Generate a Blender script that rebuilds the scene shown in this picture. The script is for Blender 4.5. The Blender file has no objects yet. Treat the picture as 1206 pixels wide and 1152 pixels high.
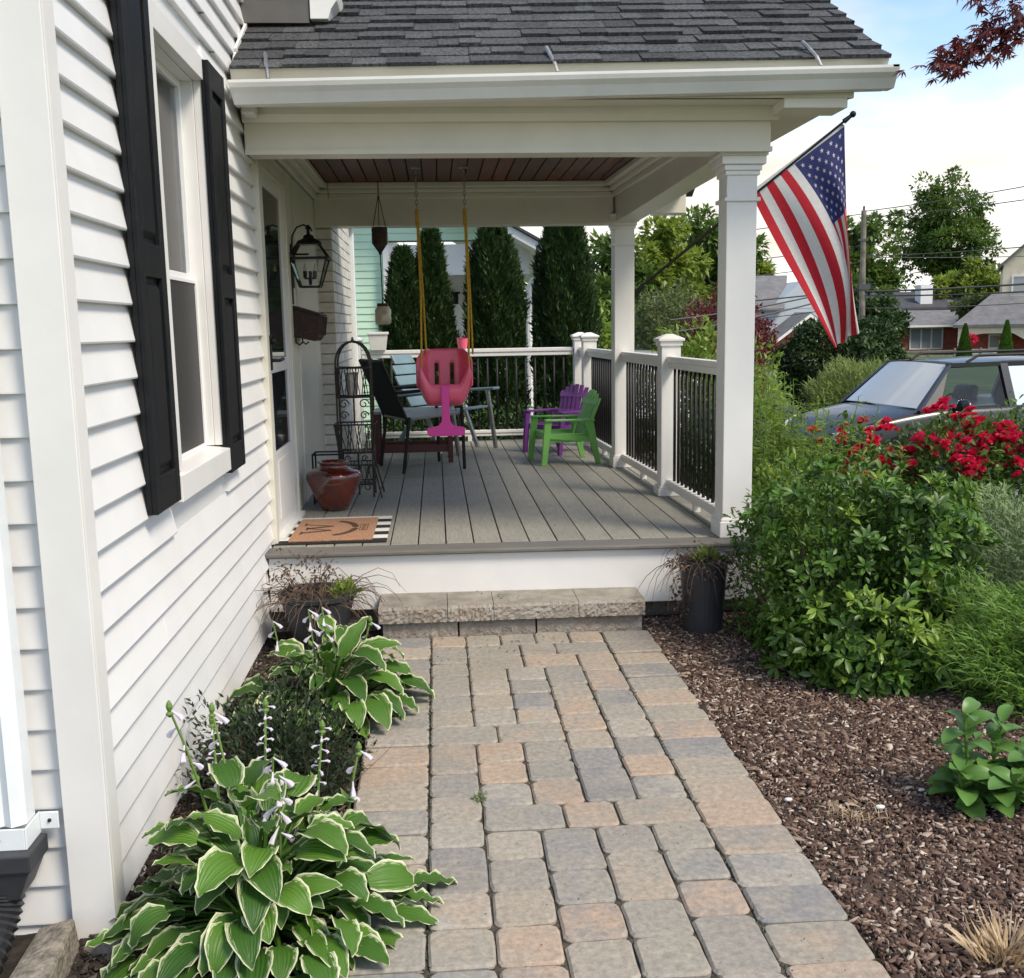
import bpy, math, random
import numpy as np
from mathutils import Vector, Matrix, Euler
random.seed(7); RNG = np.random.default_rng(7)
C = bpy.context.scene.collection
sc = bpy.context.scene
R = math.radians

# ------------------------------------------------------------ camera, sky, sun, exposure
cam = bpy.data.cameras.new('camera'); camo = bpy.data.objects.new('camera', cam); C.objects.link(camo)
yaw, pit, rol = .07054, .1551, -.0175
fwd = Vector((math.sin(yaw)*math.cos(pit), math.cos(yaw)*math.cos(pit), -math.sin(pit)))
rgt = Vector((math.cos(yaw), -math.sin(yaw), 0)); upv = rgt.cross(fwd)
r2 = math.cos(rol)*rgt + math.sin(rol)*upv; u2 = -math.sin(rol)*rgt + math.cos(rol)*upv
m3 = Matrix((r2, u2, -fwd)).transposed()
camo.matrix_world = Matrix.Translation((0, 0, 1.48)) @ m3.to_4x4()
cam.sensor_width = 36; cam.lens = 36*1219/1206; cam.clip_start = .05; cam.clip_end = 900
sc.camera = camo

SUN_EL, SUN_AZ = 50, 132          # azimuth of the sun seen from above, clockwise from +Y
w = bpy.data.worlds.new('World'); sc.world = w; w.use_nodes = True
nt = w.node_tree; nt.nodes.clear()
N = nt.nodes.new; Lk = nt.links.new
out = N('ShaderNodeOutputWorld'); bg = N('ShaderNodeBackground'); Lk(bg.outputs[0], out.inputs[0])
sky = N('ShaderNodeTexSky'); sky.sky_type = 'NISHITA'; sky.sun_disc = False
sky.sun_elevation = R(SUN_EL); sky.sun_rotation = R(SUN_AZ); sky.air_density = 1.0; sky.dust_density = .6
tc = N('ShaderNodeTexCoord'); mp = N('ShaderNodeMapping'); mp.inputs['Scale'].default_value = (1, 1, 2.6)
mp.inputs['Location'].default_value = (5.3, 2.2, 1.1)
Lk(tc.outputs['Generated'], mp.inputs[0])
nz = N('ShaderNodeTexNoise'); nz.inputs['Scale'].default_value = 1.5; nz.inputs['Detail'].default_value = 5; nz.inputs['Roughness'].default_value = .55
Lk(mp.outputs[0], nz.inputs['Vector'])
cr = N('ShaderNodeValToRGB'); cr.color_ramp.elements[0].position = .40; cr.color_ramp.elements[1].position = .53
sepz = N('ShaderNodeSeparateXYZ'); Lk(tc.outputs['Generated'], sepz.inputs[0])
thin = N('ShaderNodeMapRange'); thin.inputs[1].default_value = .185; thin.inputs[2].default_value = .27; thin.inputs[3].default_value = .09; thin.inputs[4].default_value = -.10; Lk(sepz.outputs[2], thin.inputs[0])
cov = N('ShaderNodeMath'); cov.operation = 'ADD'; Lk(nz.outputs['Fac'], cov.inputs[0]); Lk(thin.outputs[0], cov.inputs[1]); Lk(cov.outputs[0], cr.inputs[0])
nz2 = N('ShaderNodeTexNoise'); nz2.inputs['Scale'].default_value = 3.2; nz2.inputs['Detail'].default_value = 6
mp2 = N('ShaderNodeMapping'); mp2.inputs['Scale'].default_value = (1, 1, 6); Lk(tc.outputs['Generated'], mp2.inputs[0]); Lk(mp2.outputs[0], nz2.inputs['Vector'])
cc = N('ShaderNodeValToRGB'); cc.color_ramp.elements[0].position = .33; cc.color_ramp.elements[0].color = (.70, .655, .56, 1)
cc.color_ramp.elements[1].position = .62; cc.color_ramp.elements[1].color = (1, .975, .93, 1)
Lk(nz2.outputs['Fac'], cc.inputs[0])
vm = N('ShaderNodeVectorMath'); vm.operation = 'SCALE'; vm.inputs['Scale'].default_value = 8.2; Lk(cc.outputs[0], vm.inputs[0])
sm = N('ShaderNodeVectorMath'); sm.operation = 'SCALE'; sm.inputs['Scale'].default_value = 1.5; Lk(sky.outputs[0], sm.inputs[0])
mx = N('ShaderNodeMix'); mx.data_type = 'RGBA'; Lk(cr.outputs[0], mx.inputs[0]); Lk(sm.outputs[0], mx.inputs[6]); Lk(vm.outputs[0], mx.inputs[7])
Lk(mx.outputs[2], bg.inputs[0]); bg.inputs[1].default_value = .1
sl = bpy.data.lights.new('sun', 'SUN'); sl.energy = 2.5; sl.angle = R(18); sl.color = (1, .895, .74)
so = bpy.data.objects.new('sun', sl); C.objects.link(so); so.location = (-8, -20, 25)
a, e = R(SUN_AZ), R(SUN_EL)
so.rotation_euler = Vector((-math.sin(a)*math.cos(e), -math.cos(a)*math.cos(e), -math.sin(e))).to_track_quat('-Z', 'Y').to_euler()
vs = sc.view_settings; vs.view_transform = 'Standard'; vs.look = 'None'; vs.exposure = 0.76; vs.gamma = 1
sc.cycles.max_bounces = 8; sc.cycles.diffuse_bounces = 4; sc.cycles.use_denoising = True

# ------------------------------------------------------------ helpers
class MB:
    def __init__(s): s.v = []; s.f = []
    def hexa(s, p):                    # 8 corners: bottom ring then top ring
        b = len(s.v); s.v += [tuple(q) for q in p]
        s.f += [(b, b+3, b+2, b+1), (b+4, b+5, b+6, b+7)] + [(b+i, b+(i+1) % 4, b+4+(i+1) % 4, b+4+i) for i in range(4)]
        return s
    def box(s, x0, x1, y0, y1, z0, z1):
        return s.hexa([(x0, y0, z0), (x1, y0, z0), (x1, y1, z0), (x0, y1, z0), (x0, y0, z1), (x1, y0, z1), (x1, y1, z1), (x0, y1, z1)])
    def beam(s, p, q, w, h, up=(0, 0, 1)):   # rectangular bar between two points
        p, q = Vector(p), Vector(q); d = (q-p).normalized(); up = Vector(up)
        x = d.cross(up)
        if x.length < 1e-4: x = d.cross(Vector((1, 0, 0)))
        x.normalize(); y = x.cross(d)
        P = [p-x*w/2-y*h/2, p+x*w/2-y*h/2, q+x*w/2-y*h/2, q-x*w/2-y*h/2, p-x*w/2+y*h/2, p+x*w/2+y*h/2, q+x*w/2+y*h/2, q-x*w/2+y*h/2]
        return s.hexa(P)
    def tube(s, pts, r, n=8, cap=True):
        pts = [Vector(p) for p in pts]; rs = r if isinstance(r, (list, tuple)) else [r]*len(pts)
        b = len(s.v); t0 = (pts[1]-pts[0]).normalized()
        x = t0.cross(Vector((0, 0, 1)))
        if x.length < 1e-3: x = Vector((1, 0, 0))
        x.normalize()
        for i, p in enumerate(pts):
            t = (pts[min(i+1, len(pts)-1)]-pts[max(i-1, 0)]).normalized()
            x = (x-t*x.dot(t))
            if x.length < 1e-5: x = t.orthogonal()
            x.normalize(); y = t.cross(x)
            for k in range(n):
                an = 2*math.pi*k/n; s.v.append(tuple(p+(x*math.cos(an)+y*math.sin(an))*rs[i]))
        for i in range(len(pts)-1):
            for k in range(n):
                s.f.append((b+i*n+k, b+i*n+(k+1) % n, b+(i+1)*n+(k+1) % n, b+(i+1)*n+k))
        if cap:
            s.f.append(tuple(b+k for k in range(n))[::-1]); s.f.append(tuple(b+(len(pts)-1)*n+k for k in range(n)))
        return s
    def cyl(s, p, q, r0, r1=None, n=12): return s.tube([p, q], [r0, r0 if r1 is None else r1], n)
    def lathe(s, prof, c=(0, 0, 0), n=24, sx=1, sy=1):
        b = len(s.v)
        for r, z in prof:
            for k in range(n):
                an = 2*math.pi*k/n; s.v.append((c[0]+r*sx*math.cos(an), c[1]+r*sy*math.sin(an), c[2]+z))
        for i in range(len(prof)-1):
            for k in range(n):
                s.f.append((b+i*n+k, b+i*n+(k+1) % n, b+(i+1)*n+(k+1) % n, b+(i+1)*n+k))
        s.f.append(tuple(b+k for k in range(n))[::-1]); s.f.append(tuple(b+(len(prof)-1)*n+k for k in range(n)))
        return s
    def prism(s, poly, axis, a, b_):      # polygon (2D) pushed along an axis from a to b_
        n = len(poly); b = len(s.v)
        for t in (a, b_):
            for (u, v) in poly:
                s.v.append((t, u, v) if axis == 'x' else (u, t, v) if axis == 'y' else (u, v, t))
        s.f.append(tuple(range(b, b+n))[::-1]); s.f.append(tuple(range(b+n, b+2*n)))
        for k in range(n): s.f.append((b+k, b+(k+1) % n, b+n+(k+1) % n, b+n+k))
        return s
    def ball(s, c, r, n=10, m=6, sx=1, sy=1, sz=1):
        return s.lathe([(r*math.sin(math.pi*max(.04, min(.96, i/m)))*1.0, -r*sz*math.cos(math.pi*i/m)) for i in range(m+1)], c, n, sx, sy)
    def quad(s, *p): b = len(s.v); s.v += [tuple(q) for q in p]; s.f.append(tuple(range(b, b+len(p)))); return s
    def xf(s, M): s.v = [tuple(M @ Vector(p)) for p in s.v]; return s

def mesh(mb, mat=None, smooth=False, name='mesh'):
    me = bpy.data.meshes.new(name); me.from_pydata(mb.v, [], mb.f)
    if mat:
        for mm in (mat if isinstance(mat, (list, tuple)) else [mat]): me.materials.append(mm)
    bmf = _fix(me)
    if smooth: me.shade_smooth()
    me.update(); return me
import bmesh
def _fix(me):
    b = bmesh.new(); b.from_mesh(me); bmesh.ops.recalc_face_normals(b, faces=b.faces); b.to_mesh(me); b.free()

def obj(name, geo, mat=None, parent=None, smooth=False, bev=0, loc=None, rot=None, kind=None, wp=False):
    """one mesh object; wp: the geometry is in world space and its parent is a thing standing at loc"""
    me = geo if isinstance(geo, bpy.types.Mesh) else mesh(geo, mat, smooth, name)
    o = bpy.data.objects.new(name, me); C.objects.link(o)
    if parent:
        o.parent = parent
        if wp: o.location = -Vector(parent.location)
    if loc is not None: o.location = loc
    if rot is not None: o.rotation_euler = rot
    if bev:
        md = o.modifiers.new('bevel', 'BEVEL'); md.width = bev; md.segments = 2; md.limit_method = 'ANGLE'; md.angle_limit = R(40)
    if kind: o['kind'] = kind
    return o
def tag(o, label, cat, group=None):
    o['label'] = label; o['category'] = cat
    if group: o['group'] = group
    return o
def thing(name, label, cat, loc=(0, 0, 0), rz=0, group=None):
    o = bpy.data.objects.new(name, None); o.empty_display_size = .1; C.objects.link(o)
    o.location = loc; o.rotation_euler = (0, 0, rz); return tag(o, label, cat, group)
def copy_tree(o, parent=None):
    c = o.copy(); C.objects.link(c); c.parent = parent
    for ch in list(o.children): copy_tree(ch, c)
    return c

def npmesh(name, V, F, mat, smooth=False, uv=None):
    me = bpy.data.meshes.new(name); V = np.asarray(V, np.float32); F = np.asarray(F, np.int32); k = F.shape[1]
    me.vertices.add(len(V)); me.vertices.foreach_set('co', V.ravel())
    me.loops.add(F.size); me.loops.foreach_set('vertex_index', F.ravel())
    me.polygons.add(len(F)); me.polygons.foreach_set('loop_start', np.arange(0, F.size, k, dtype=np.int32))
    if uv is not None:
        l = me.uv_layers.new(name='UVMap'); l.data.foreach_set('uv', np.asarray(uv, np.float32)[F.ravel()].ravel())
    for mm in (mat if isinstance(mat, (list, tuple)) else [mat]): me.materials.append(mm)
    me.update(calc_edges=True)
    if smooth: me.shade_smooth()
    return me

# ------------------------------------------------------------ materials
def nodes(name):
    m = bpy.data.materials.new(name); m.use_nodes = True; t = m.node_tree
    return m, t, t.nodes['Principled BSDF']
def mk(name, col, rough=.5, var=.12, scale=6, bump=0, bscale=60, metal=0, spec=.5, ovar=0, col2=None, stretch=None, coat=0, trans=0, dirt=0, dirtcol=(.12, .1, .07)):
    m, t, p = nodes(name); n = t.nodes.new; l = t.links.new
    g = n('ShaderNodeNewGeometry'); vec = g.outputs['Position']
    if stretch:
        q = n('ShaderNodeMapping'); q.inputs['Scale'].default_value = stretch; l(vec, q.inputs[0]); vec = q.outputs[0]
    nz = n('ShaderNodeTexNoise'); nz.inputs['Scale'].default_value = scale; nz.inputs['Detail'].default_value = 6; nz.inputs['Roughness'].default_value = .6; l(vec, nz.inputs['Vector'])
    mx = n('ShaderNodeMix'); mx.data_type = 'RGBA'
    c2 = col2 or tuple(c*(1-var*1.6) for c in col)
    mr = n('ShaderNodeMapRange'); mr.inputs[1].default_value = .32; mr.inputs[2].default_value = .68; l(nz.outputs['Fac'], mr.inputs[0])
    l(mr.outputs[0], mx.inputs[0]); mx.inputs[6].default_value = (*c2, 1); mx.inputs[7].default_value = (*[min(1, c*(1+var*.5)) for c in col], 1)
    cur = mx.outputs[2]
    if dirt:
        dn = n('ShaderNodeTexNoise'); dn.inputs['Scale'].default_value = 2.3; dn.inputs['Detail'].default_value = 8; dn.inputs['Roughness'].default_value = .7; l(g.outputs['Position'], dn.inputs['Vector'])
        dr = n('ShaderNodeMapRange'); dr.inputs[1].default_value = .5; dr.inputs[2].default_value = .8; dr.inputs[4].default_value = dirt; l(dn.outputs['Fac'], dr.inputs[0])
        dm = n('ShaderNodeMix'); dm.data_type = 'RGBA'; l(dr.outputs[0], dm.inputs[0]); l(cur, dm.inputs[6]); dm.inputs[7].default_value = (*dirtcol, 1); cur = dm.outputs[2]
    if ovar:
        oi = n('ShaderNodeObjectInfo'); h = n('ShaderNodeHueSaturation'); r = n('ShaderNodeMapRange')
        l(oi.outputs['Random'], r.inputs[0]); r.inputs[3].default_value = 1-ovar; r.inputs[4].default_value = 1+ovar
        l(r.outputs[0], h.inputs['Value']); l(cur, h.inputs['Color']); cur = h.outputs[0]
    l(cur, p.inputs['Base Color'])
    p.inputs['Roughness'].default_value = rough; p.inputs['Metallic'].default_value = metal; p.inputs['Specular IOR Level'].default_value = spec
    if coat: p.inputs['Coat Weight'].default_value = coat; p.inputs['Coat Roughness'].default_value = .05
    if bump:
        bn = n('ShaderNodeTexNoise'); bn.inputs['Scale'].default_value = bscale; bn.inputs['Detail'].default_value = 5; l(vec, bn.inputs['Vector'])
        b = n('ShaderNodeBump'); b.inputs['Strength'].default_value = bump; b.inputs['Distance'].default_value = .01; l(bn.outputs['Fac'], b.inputs['Height']); l(b.outputs[0], p.inputs['Normal'])
    return m
def leafmat(name, c1, c2, trans=.25, rough=.45, margin=None, ovar=0, spec=.4):
    """leaf colour varies from leaf to leaf; margin: pale edge across the blade (uv x)"""
    m, t, p = nodes(name); n = t.nodes.new; l = t.links.new
    g = n('ShaderNodeNewGeometry'); mx = n('ShaderNodeMix'); mx.data_type = 'RGBA'
    mx.inputs[6].default_value = (*c1, 1); mx.inputs[7].default_value = (*c2, 1)
    if margin:
        oi = n('ShaderNodeObjectInfo'); l(oi.outputs['Random'], mx.inputs[0])
    else: l(g.outputs['Random Per Island'], mx.inputs[0])
    cur = mx.outputs[2]
    if margin:
        uv = n('ShaderNodeUVMap'); sx = n('ShaderNodeSeparateXYZ'); l(uv.outputs[0], sx.inputs[0])
        nz = n('ShaderNodeTexNoise'); nz.inputs['Scale'].default_value = 5; nz.inputs['Detail'].default_value = 4; 
        mp = n('ShaderNodeMapping'); mp.inputs['Scale'].default_value = (9, 1.4, 1); l(uv.outputs[0], mp.inputs[0])
        av = n('ShaderNodeVectorMath'); av.operation = 'ADD'; l(mp.outputs[0], av.inputs[0]); l(oi.outputs['Location'], av.inputs[1]); l(av.outputs[0], nz.inputs['Vector'])
        a1 = n('ShaderNodeMath'); a1.operation = 'ABSOLUTE'; l(sx.outputs[0], a1.inputs[0])
        a2 = n('ShaderNodeMath'); a2.operation = 'MULTIPLY_ADD'; l(nz.outputs['Fac'], a2.inputs[0]); a2.inputs[1].default_value = .85; l(a1.outputs[0], a2.inputs[2])
        mr = n('ShaderNodeMapRange'); mr.inputs[1].default_value = 1.265; mr.inputs[2].default_value = 1.32; l(a2.outputs[0], mr.inputs[0])
        # veins: slightly paler lines along the blade
        wv = n('ShaderNodeMath'); wv.operation = 'SINE'; m1 = n('ShaderNodeMath'); m1.operation = 'MULTIPLY'; m1.inputs[1].default_value = 26; l(a1.outputs[0], m1.inputs[0]); l(m1.outputs[0], wv.inputs[0])
        vr = n('ShaderNodeMapRange'); vr.inputs[1].default_value = .3; vr.inputs[2].default_value = 1; vr.inputs[4].default_value = .035; l(wv.outputs[0], vr.inputs[0])
        v1 = n('ShaderNodeMix'); v1.data_type = 'RGBA'; l(vr.outputs[0], v1.inputs[0]); l(cur, v1.inputs[6]); v1.inputs[7].default_value = (*[min(1, c*1.9) for c in c2], 1)
        mm = n('ShaderNodeMix'); mm.data_type = 'RGBA'; l(mr.outputs[0], mm.inputs[0]); l(v1.outputs[2], mm.inputs[6]); mm.inputs[7].default_value = (*margin, 1); cur = mm.outputs[2]
        b = n('ShaderNodeBump'); b.inputs['Strength'].default_value = .3; b.inputs['Distance'].default_value = .003; l(wv.outputs[0], b.inputs['Height']); l(b.outputs[0], p.inputs['Normal'])
    if ovar:
        oi2 = n('ShaderNodeObjectInfo'); h = n('ShaderNodeHueSaturation'); r = n('ShaderNodeMapRange')
        l(oi2.outputs['Random'], r.inputs[0]); r.inputs[3].default_value = 1-ovar; r.inputs[4].default_value = 1+ovar
        l(r.outputs[0], h.inputs['Value']); l(cur, h.inputs['Color']); cur = h.outputs[0]
    l(cur, p.inputs['Base Color']); p.inputs['Roughness'].default_value = rough; p.inputs['Specular IOR Level'].default_value = spec
    if trans:
        tr = n('ShaderNodeBsdfTranslucent'); hs = n('ShaderNodeHueSaturation'); hs.inputs['Value'].default_value = 1.5; l(cur, hs.inputs['Color']); l(hs.outputs[0], tr.inputs[0])
        ms = n('ShaderNodeMixShader'); ms.inputs[0].default_value = trans; l(p.outputs[0], ms.inputs[1]); l(tr.outputs[0], ms.inputs[2])
        l(ms.outputs[0], t.nodes['Material Output'].inputs[0])
    return m
def glassmat(name, col=(.02, .022, .025), rough=.04):
    m, t, p = nodes(name); p.inputs['Base Color'].default_value = (*col, 1); p.inputs['Roughness'].default_value = rough; p.inputs['Specular IOR Level'].default_value = .6; return m
def clearglass(name, tint=(.9, .92, .92)):
    m, t, p = nodes(name); n = t.nodes.new; l = t.links.new
    tr = n('ShaderNodeBsdfTransparent'); tr.inputs[0].default_value = (*tint, 1); gl = n('ShaderNodeBsdfGlossy'); gl.inputs['Roughness'].default_value = .02
    fr = n('ShaderNodeFresnel'); fr.inputs[0].default_value = 1.5; ms = n('ShaderNodeMixShader'); l(fr.outputs[0], ms.inputs[0]); l(tr.outputs[0], ms.inputs[1]); l(gl.outputs[0], ms.inputs[2])
    l(ms.outputs[0], t.nodes['Material Output'].inputs[0]); return m

M = dict(
 vinyl=mk('white_vinyl', (.74, .74, .74), .38, .04, 3, .05, 30, ovar=.015, dirt=.13, dirtcol=(.45, .43, .38)),
 trim=mk('white_trim', (.74, .73, .71), .35, .03, 4, .03, 40, dirt=.1, dirtcol=(.5, .46, .4)),
 cream=mk('cream_bounce_trim', (.66, .635, .54), .42, .05, 3, .03, 40, dirt=.12, dirtcol=(.48, .44, .36)),  # white beam trim yellowed and darkened: reflected light put into the colour
 alu=mk('gutter_enamel', (.70, .70, .67), .3, .06, 3, .03, 20, dirt=.25, dirtcol=(.35, .33, .28)),
 black=mk('black_shutter_vinyl', (.008, .009, .011), .5, .2, 20, .15, 120, spec=.22),
 iron=mk('black_iron', (.010, .0095, .009), .5, .3, 30, .1, 80, spec=.3),
 wire=mk('rusty_wire', (.055, .045, .036), .55, .4, 40, .1, 80, metal=.4),
 deck=mk('grey_composite_decking', (.285, .275, .235), .62, .18, 30, .25, 90, ovar=.1, stretch=(6, .35, 1), dirt=.35, dirtcol=(.11, .1, .085)),
 decktrim=mk('grey_deck_edging', (.15, .142, .128), .6, .15, 20, .2, 90, stretch=(.35, 6, 1), dirt=.25, dirtcol=(.09, .085, .075)),
 ceil=mk('stained_ceiling_wood', (.13, .036, .018), .5, .4, 14, .1, 50, ovar=.25, stretch=(8, .5, 1)),
 shingle=mk('asphalt_shingle', (.088, .092, .098), .9, .55, 70, 1, 220, ovar=.38),
 stone=mk('cast_stone', (.30, .275, .235), .9, .25, 9, .5, 70, ovar=.12, dirt=.35, dirtcol=(.13, .12, .11)),
 roughstone=mk('split_face_stone', (.27, .25, .22), .95, .4, 9, 1, 70, ovar=.12, col2=(.25, .205, .165), dirt=.6, dirtcol=(.12, .115, .11)),
 brickw=mk('white_painted_brick', (.62, .60, .54), .6, .1, 12, .4, 60, ovar=.07, dirt=.2, dirtcol=(.35, .32, .27)),
 mortar=mk('painted_mortar', (.40, .38, .34), .8, .15, 20, .4, 70),
 redglaze=mk('red_glazed_ceramic', (.17, .024, .012), .15, .5, 4, .05, 30, coat=1),
 greyplastic=mk('charcoal_plastic', (.035, .037, .042), .5, .15, 10, .05, 60),
 pink=mk('pink_plastic', (.92, .14, .23), .35, .06, 6, .03, 60),
 magenta=mk('magenta_plastic', (.85, .05, .38), .35, .06, 6, .03, 60),
 rope=mk('yellow_rope', (.62, .36, .03), .8, .2, 60, .5, 300),
 steel=mk('zinc_chain', (.45, .44, .42), .35, .2, 30, 0, metal=.9),
 purple=mk('purple_plastic', (.20, .045, .27), .38, .08, 8, .03, 60),
 green=mk('green_plastic', (.17, .44, .10), .38, .08, 8, .03, 60),
 teal=mk('slate_blue_plastic', (.15, .23, .26), .45, .1, 8, .03, 60),
 redwood=mk('dark_red_wood', (.10, .018, .015), .5, .2, 20, .1, 60),
 tabletop=mk('grey_table_top', (.25, .24, .23), .4, .1, 20, .05, 60),
 coir=mk('coir_mat', (.50, .27, .16), .95, .3, 90, 1, 260),
 blackcloth=mk('black_cloth', (.010, .010, .011), .9, .2, 60, .6, 200),
 whitecloth=mk('white_cloth', (.70, .69, .66), .9, .1, 60, .6, 200),
 matink=mk('faded_mat_print', (.10, .05, .03), .95, .4, 120, .6, 200),
 brownbox=mk('dark_brown_wicker', (.045, .02, .014), .6, .4, 60, .8, 130),
 glassdark=glassmat('dark_glass'), glassgrey=glassmat('blind_behind_glass', (.30, .32, .33), .12),
 clear=clearglass('clear_glass'),
 screen=mk('insect_screen', (.018, .018, .018), .5, .1, 200),
 interior=mk('dark_interior', (.02, .018, .016), .8),
 blind=mk('grey_blind', (.42, .44, .45), .6, .05),
 frost=mk('jar_glass', (.55, .50, .36), .2, .2, 20),
 darkwood=mk('dark_weathered_wood', (.05, .03, .02), .7, .4, 30, .5, 60),
 bluewhite=mk('white_downspout', (.74, .78, .80), .3, .05, 5, .03, 30),
 concrete=mk('old_concrete', (.24, .21, .17), .95, .5, 30, 1, 80, col2=(.10, .09, .07)),
 soil=mk('dark_soil', (.028, .02, .014), .95, .5, 25, 1, 60),
 bark=mk('bark', (.075, .055, .04), .9, .4, 12, 1, 30),
 twig=mk('dead_stem', (.14, .09, .06), .8, .4, 20),
 greenstem=leafmat('green_stem', (.09, .17, .03), (.12, .2, .04), 0),
 white_pot=mk('white_glazed_pot', (.7, .7, .68), .3, .05),
 polewood=mk('weathered_pole_wood', (.22, .19, .155), .9, .3, 3, .3, 20),
 cable=mk('cable', (.06, .06, .065), .6),
 asphalt=mk('asphalt', (.20, .20, .195), .9, .15, 2, .3, 80),
 grass=mk('lawn', (.075, .13, .028), .95, .35, 1.2, .6, 30),
)

# ------------------------------------------------------------ the ground
def zt(x, y):                        # the plot falls away towards the street
    t = min(1, max(0, (y-5.5)/6)); s = t*t*(3-2*t)
    return -.10-.42*s-(.3*min(1, max(0, (y-25)/50)))
def ground():
    xs = np.concatenate([np.linspace(-400, -12, 14), np.linspace(-10, 20, 61), np.linspace(24, 400, 18)])
    ys = np.concatenate([np.linspace(-60, -4, 8), np.linspace(-3, 30, 67), np.linspace(34, 600, 24)])
    V = [(x, y, zt(x, y)) for y in ys for x in xs]; n = len(xs)
    F = [(j*n+i, j*n+i+1, (j+1)*n+i+1, (j+1)*n+i) for j in range(len(ys)-1) for i in range(n-1)]
    obj('ground', npmesh('ground', V, F, M['grass'], True), kind='structure')
ground()
def sheet(name, x0, x1, y0, y1, step, zf, mat, amp=.012):
    nx = max(2, int((x1-x0)/step)); ny = max(2, int((y1-y0)/step))
    V = []; 
    for j in range(ny+1):
        for i in range(nx+1):
            x = x0+(x1-x0)*i/nx; y = y0+(y1-y0)*j/ny
            V.append((x, y, zf(x, y)+amp*(math.sin(x*9+y*4)+math.sin(y*13-x*5)+random.uniform(-.6, .6))))
    F = [(j*(nx+1)+i, j*(nx+1)+i+1, (j+1)*(nx+1)+i+1, (j+1)*(nx+1)+i) for j in range(ny) for i in range(nx)]
    return obj(name, npmesh(name, V, F, mat, True), kind='structure')
mulchmat = mk('bark_mulch', (.085, .058, .042), .95, .5, 70, 1, 160, col2=(.03, .02, .015))
def zm(x, y): return -.022+.02*min(1, max(0, x-1.0))
sheet('mulch_bed', 1.004, 4.6, -.5, 6.6, .05, zm, mulchmat, .006)
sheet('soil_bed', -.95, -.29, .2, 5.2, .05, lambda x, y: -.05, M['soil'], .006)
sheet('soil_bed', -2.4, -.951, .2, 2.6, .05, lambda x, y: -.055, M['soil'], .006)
def chips(name, n, xr, yr, zf, avoid=None, mat=None):
    P = np.stack([RNG.uniform(*xr, n), RNG.uniform(*yr, n)], 1)
    if avoid is not None: P = P[[not avoid(x, y) for x, y in P]]
    n = len(P); L = RNG.gamma(2.2, .0030, n)+.0035; W = L*RNG.uniform(.14, .42, n); T = RNG.uniform(.001, .003, n)
    a = RNG.uniform(0, 6.28, n); ti = RNG.normal(0, .27, n); z = np.array([zf(x, y) for x, y in P])+RNG.uniform(.002, .016, n)
    ca, sa = np.cos(a), np.sin(a); ct, st = np.cos(ti), np.sin(ti)
    V = []
    for k, (u, v, q) in enumerate([(-1, -1, -1), (1, -.7, -1), (1, .8, -1), (-1, 1, -1), (-.9, -.8, 1), (.9, -.6, 1), (.9, .6, 1), (-.9, .8, 1)]):
        lx = u*L*RNG.uniform(.8, 1, n); ly = v*W; lz = q*T
        x2 = lx*ct-lz*st; z2 = lx*st+lz*ct
        V.append(np.stack([P[:, 0]+x2*ca-ly*sa, P[:, 1]+x2*sa+ly*ca, z+z2], 1))
    V = np.stack(V, 1).reshape(-1, 3)
    f = np.array([(4, 5, 6, 7), (0, 1, 5, 4), (1, 2, 6, 5), (2, 3, 7, 6), (3, 0, 4, 7)])
    F = (np.arange(n)[:, None, None]*8+f).reshape(-1, 4)
    return obj(name, npmesh(name, V, F, mat or chipmat), kind='stuff')
def ramp_island(name, stops, rough=.9):
    m, t, p = nodes(name); n = t.nodes.new; l = t.links.new
    g = n('ShaderNodeNewGeometry'); r = n('ShaderNodeValToRGB'); e = r.color_ramp.elements
    while len(e) < len(stops): e.new(.5)
    for el, (q, c) in zip(e, stops): el.position = q; el.color = (*c, 1)
    l(g.outputs['Random Per Island'], r.inputs[0]); l(r.outputs[0], p.inputs['Base Color']); p.inputs['Roughness'].default_value = rough; return m
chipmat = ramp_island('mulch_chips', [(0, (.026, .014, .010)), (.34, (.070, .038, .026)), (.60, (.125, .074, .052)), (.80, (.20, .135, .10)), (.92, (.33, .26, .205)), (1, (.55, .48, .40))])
shadechip = ramp_island('shaded_mulch_chips', [(0, (.010, .007, .005)), (.5, (.026, .017, .012)), (.85, (.055, .038, .028)), (1, (.16, .12, .09))])  # mulch colours darkened to paint in the shade along the wall
tag(chips('mulch_chips', 95000, (1.005, 2.9), (1.2, 5.1), zm), 'loose brown bark chips spread over the bed beside the path', 'mulch')
tag(chips('mulch_chips', 20000, (-.93, -.30), (1.9, 5.1), lambda x, y: -.048, mat=shadechip), 'shade-darkened bark chips in the narrow bed along the siding', 'mulch')

# street and driveway far off
obj('street', MB().hexa([(7.5, 24, -.70), (13.5, 24, -.70), (30, 90, -1.2), (14, 90, -1.2), (7.5, 24, -.55), (13.5, 24, -.55), (30, 90, -.80), (14, 90, -.80)]), M['asphalt'], kind='structure')
obj('driveway', MB().box(2.0, 14, 9.6, 24, -.8, -.505), M['asphalt'], kind='structure')

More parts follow.
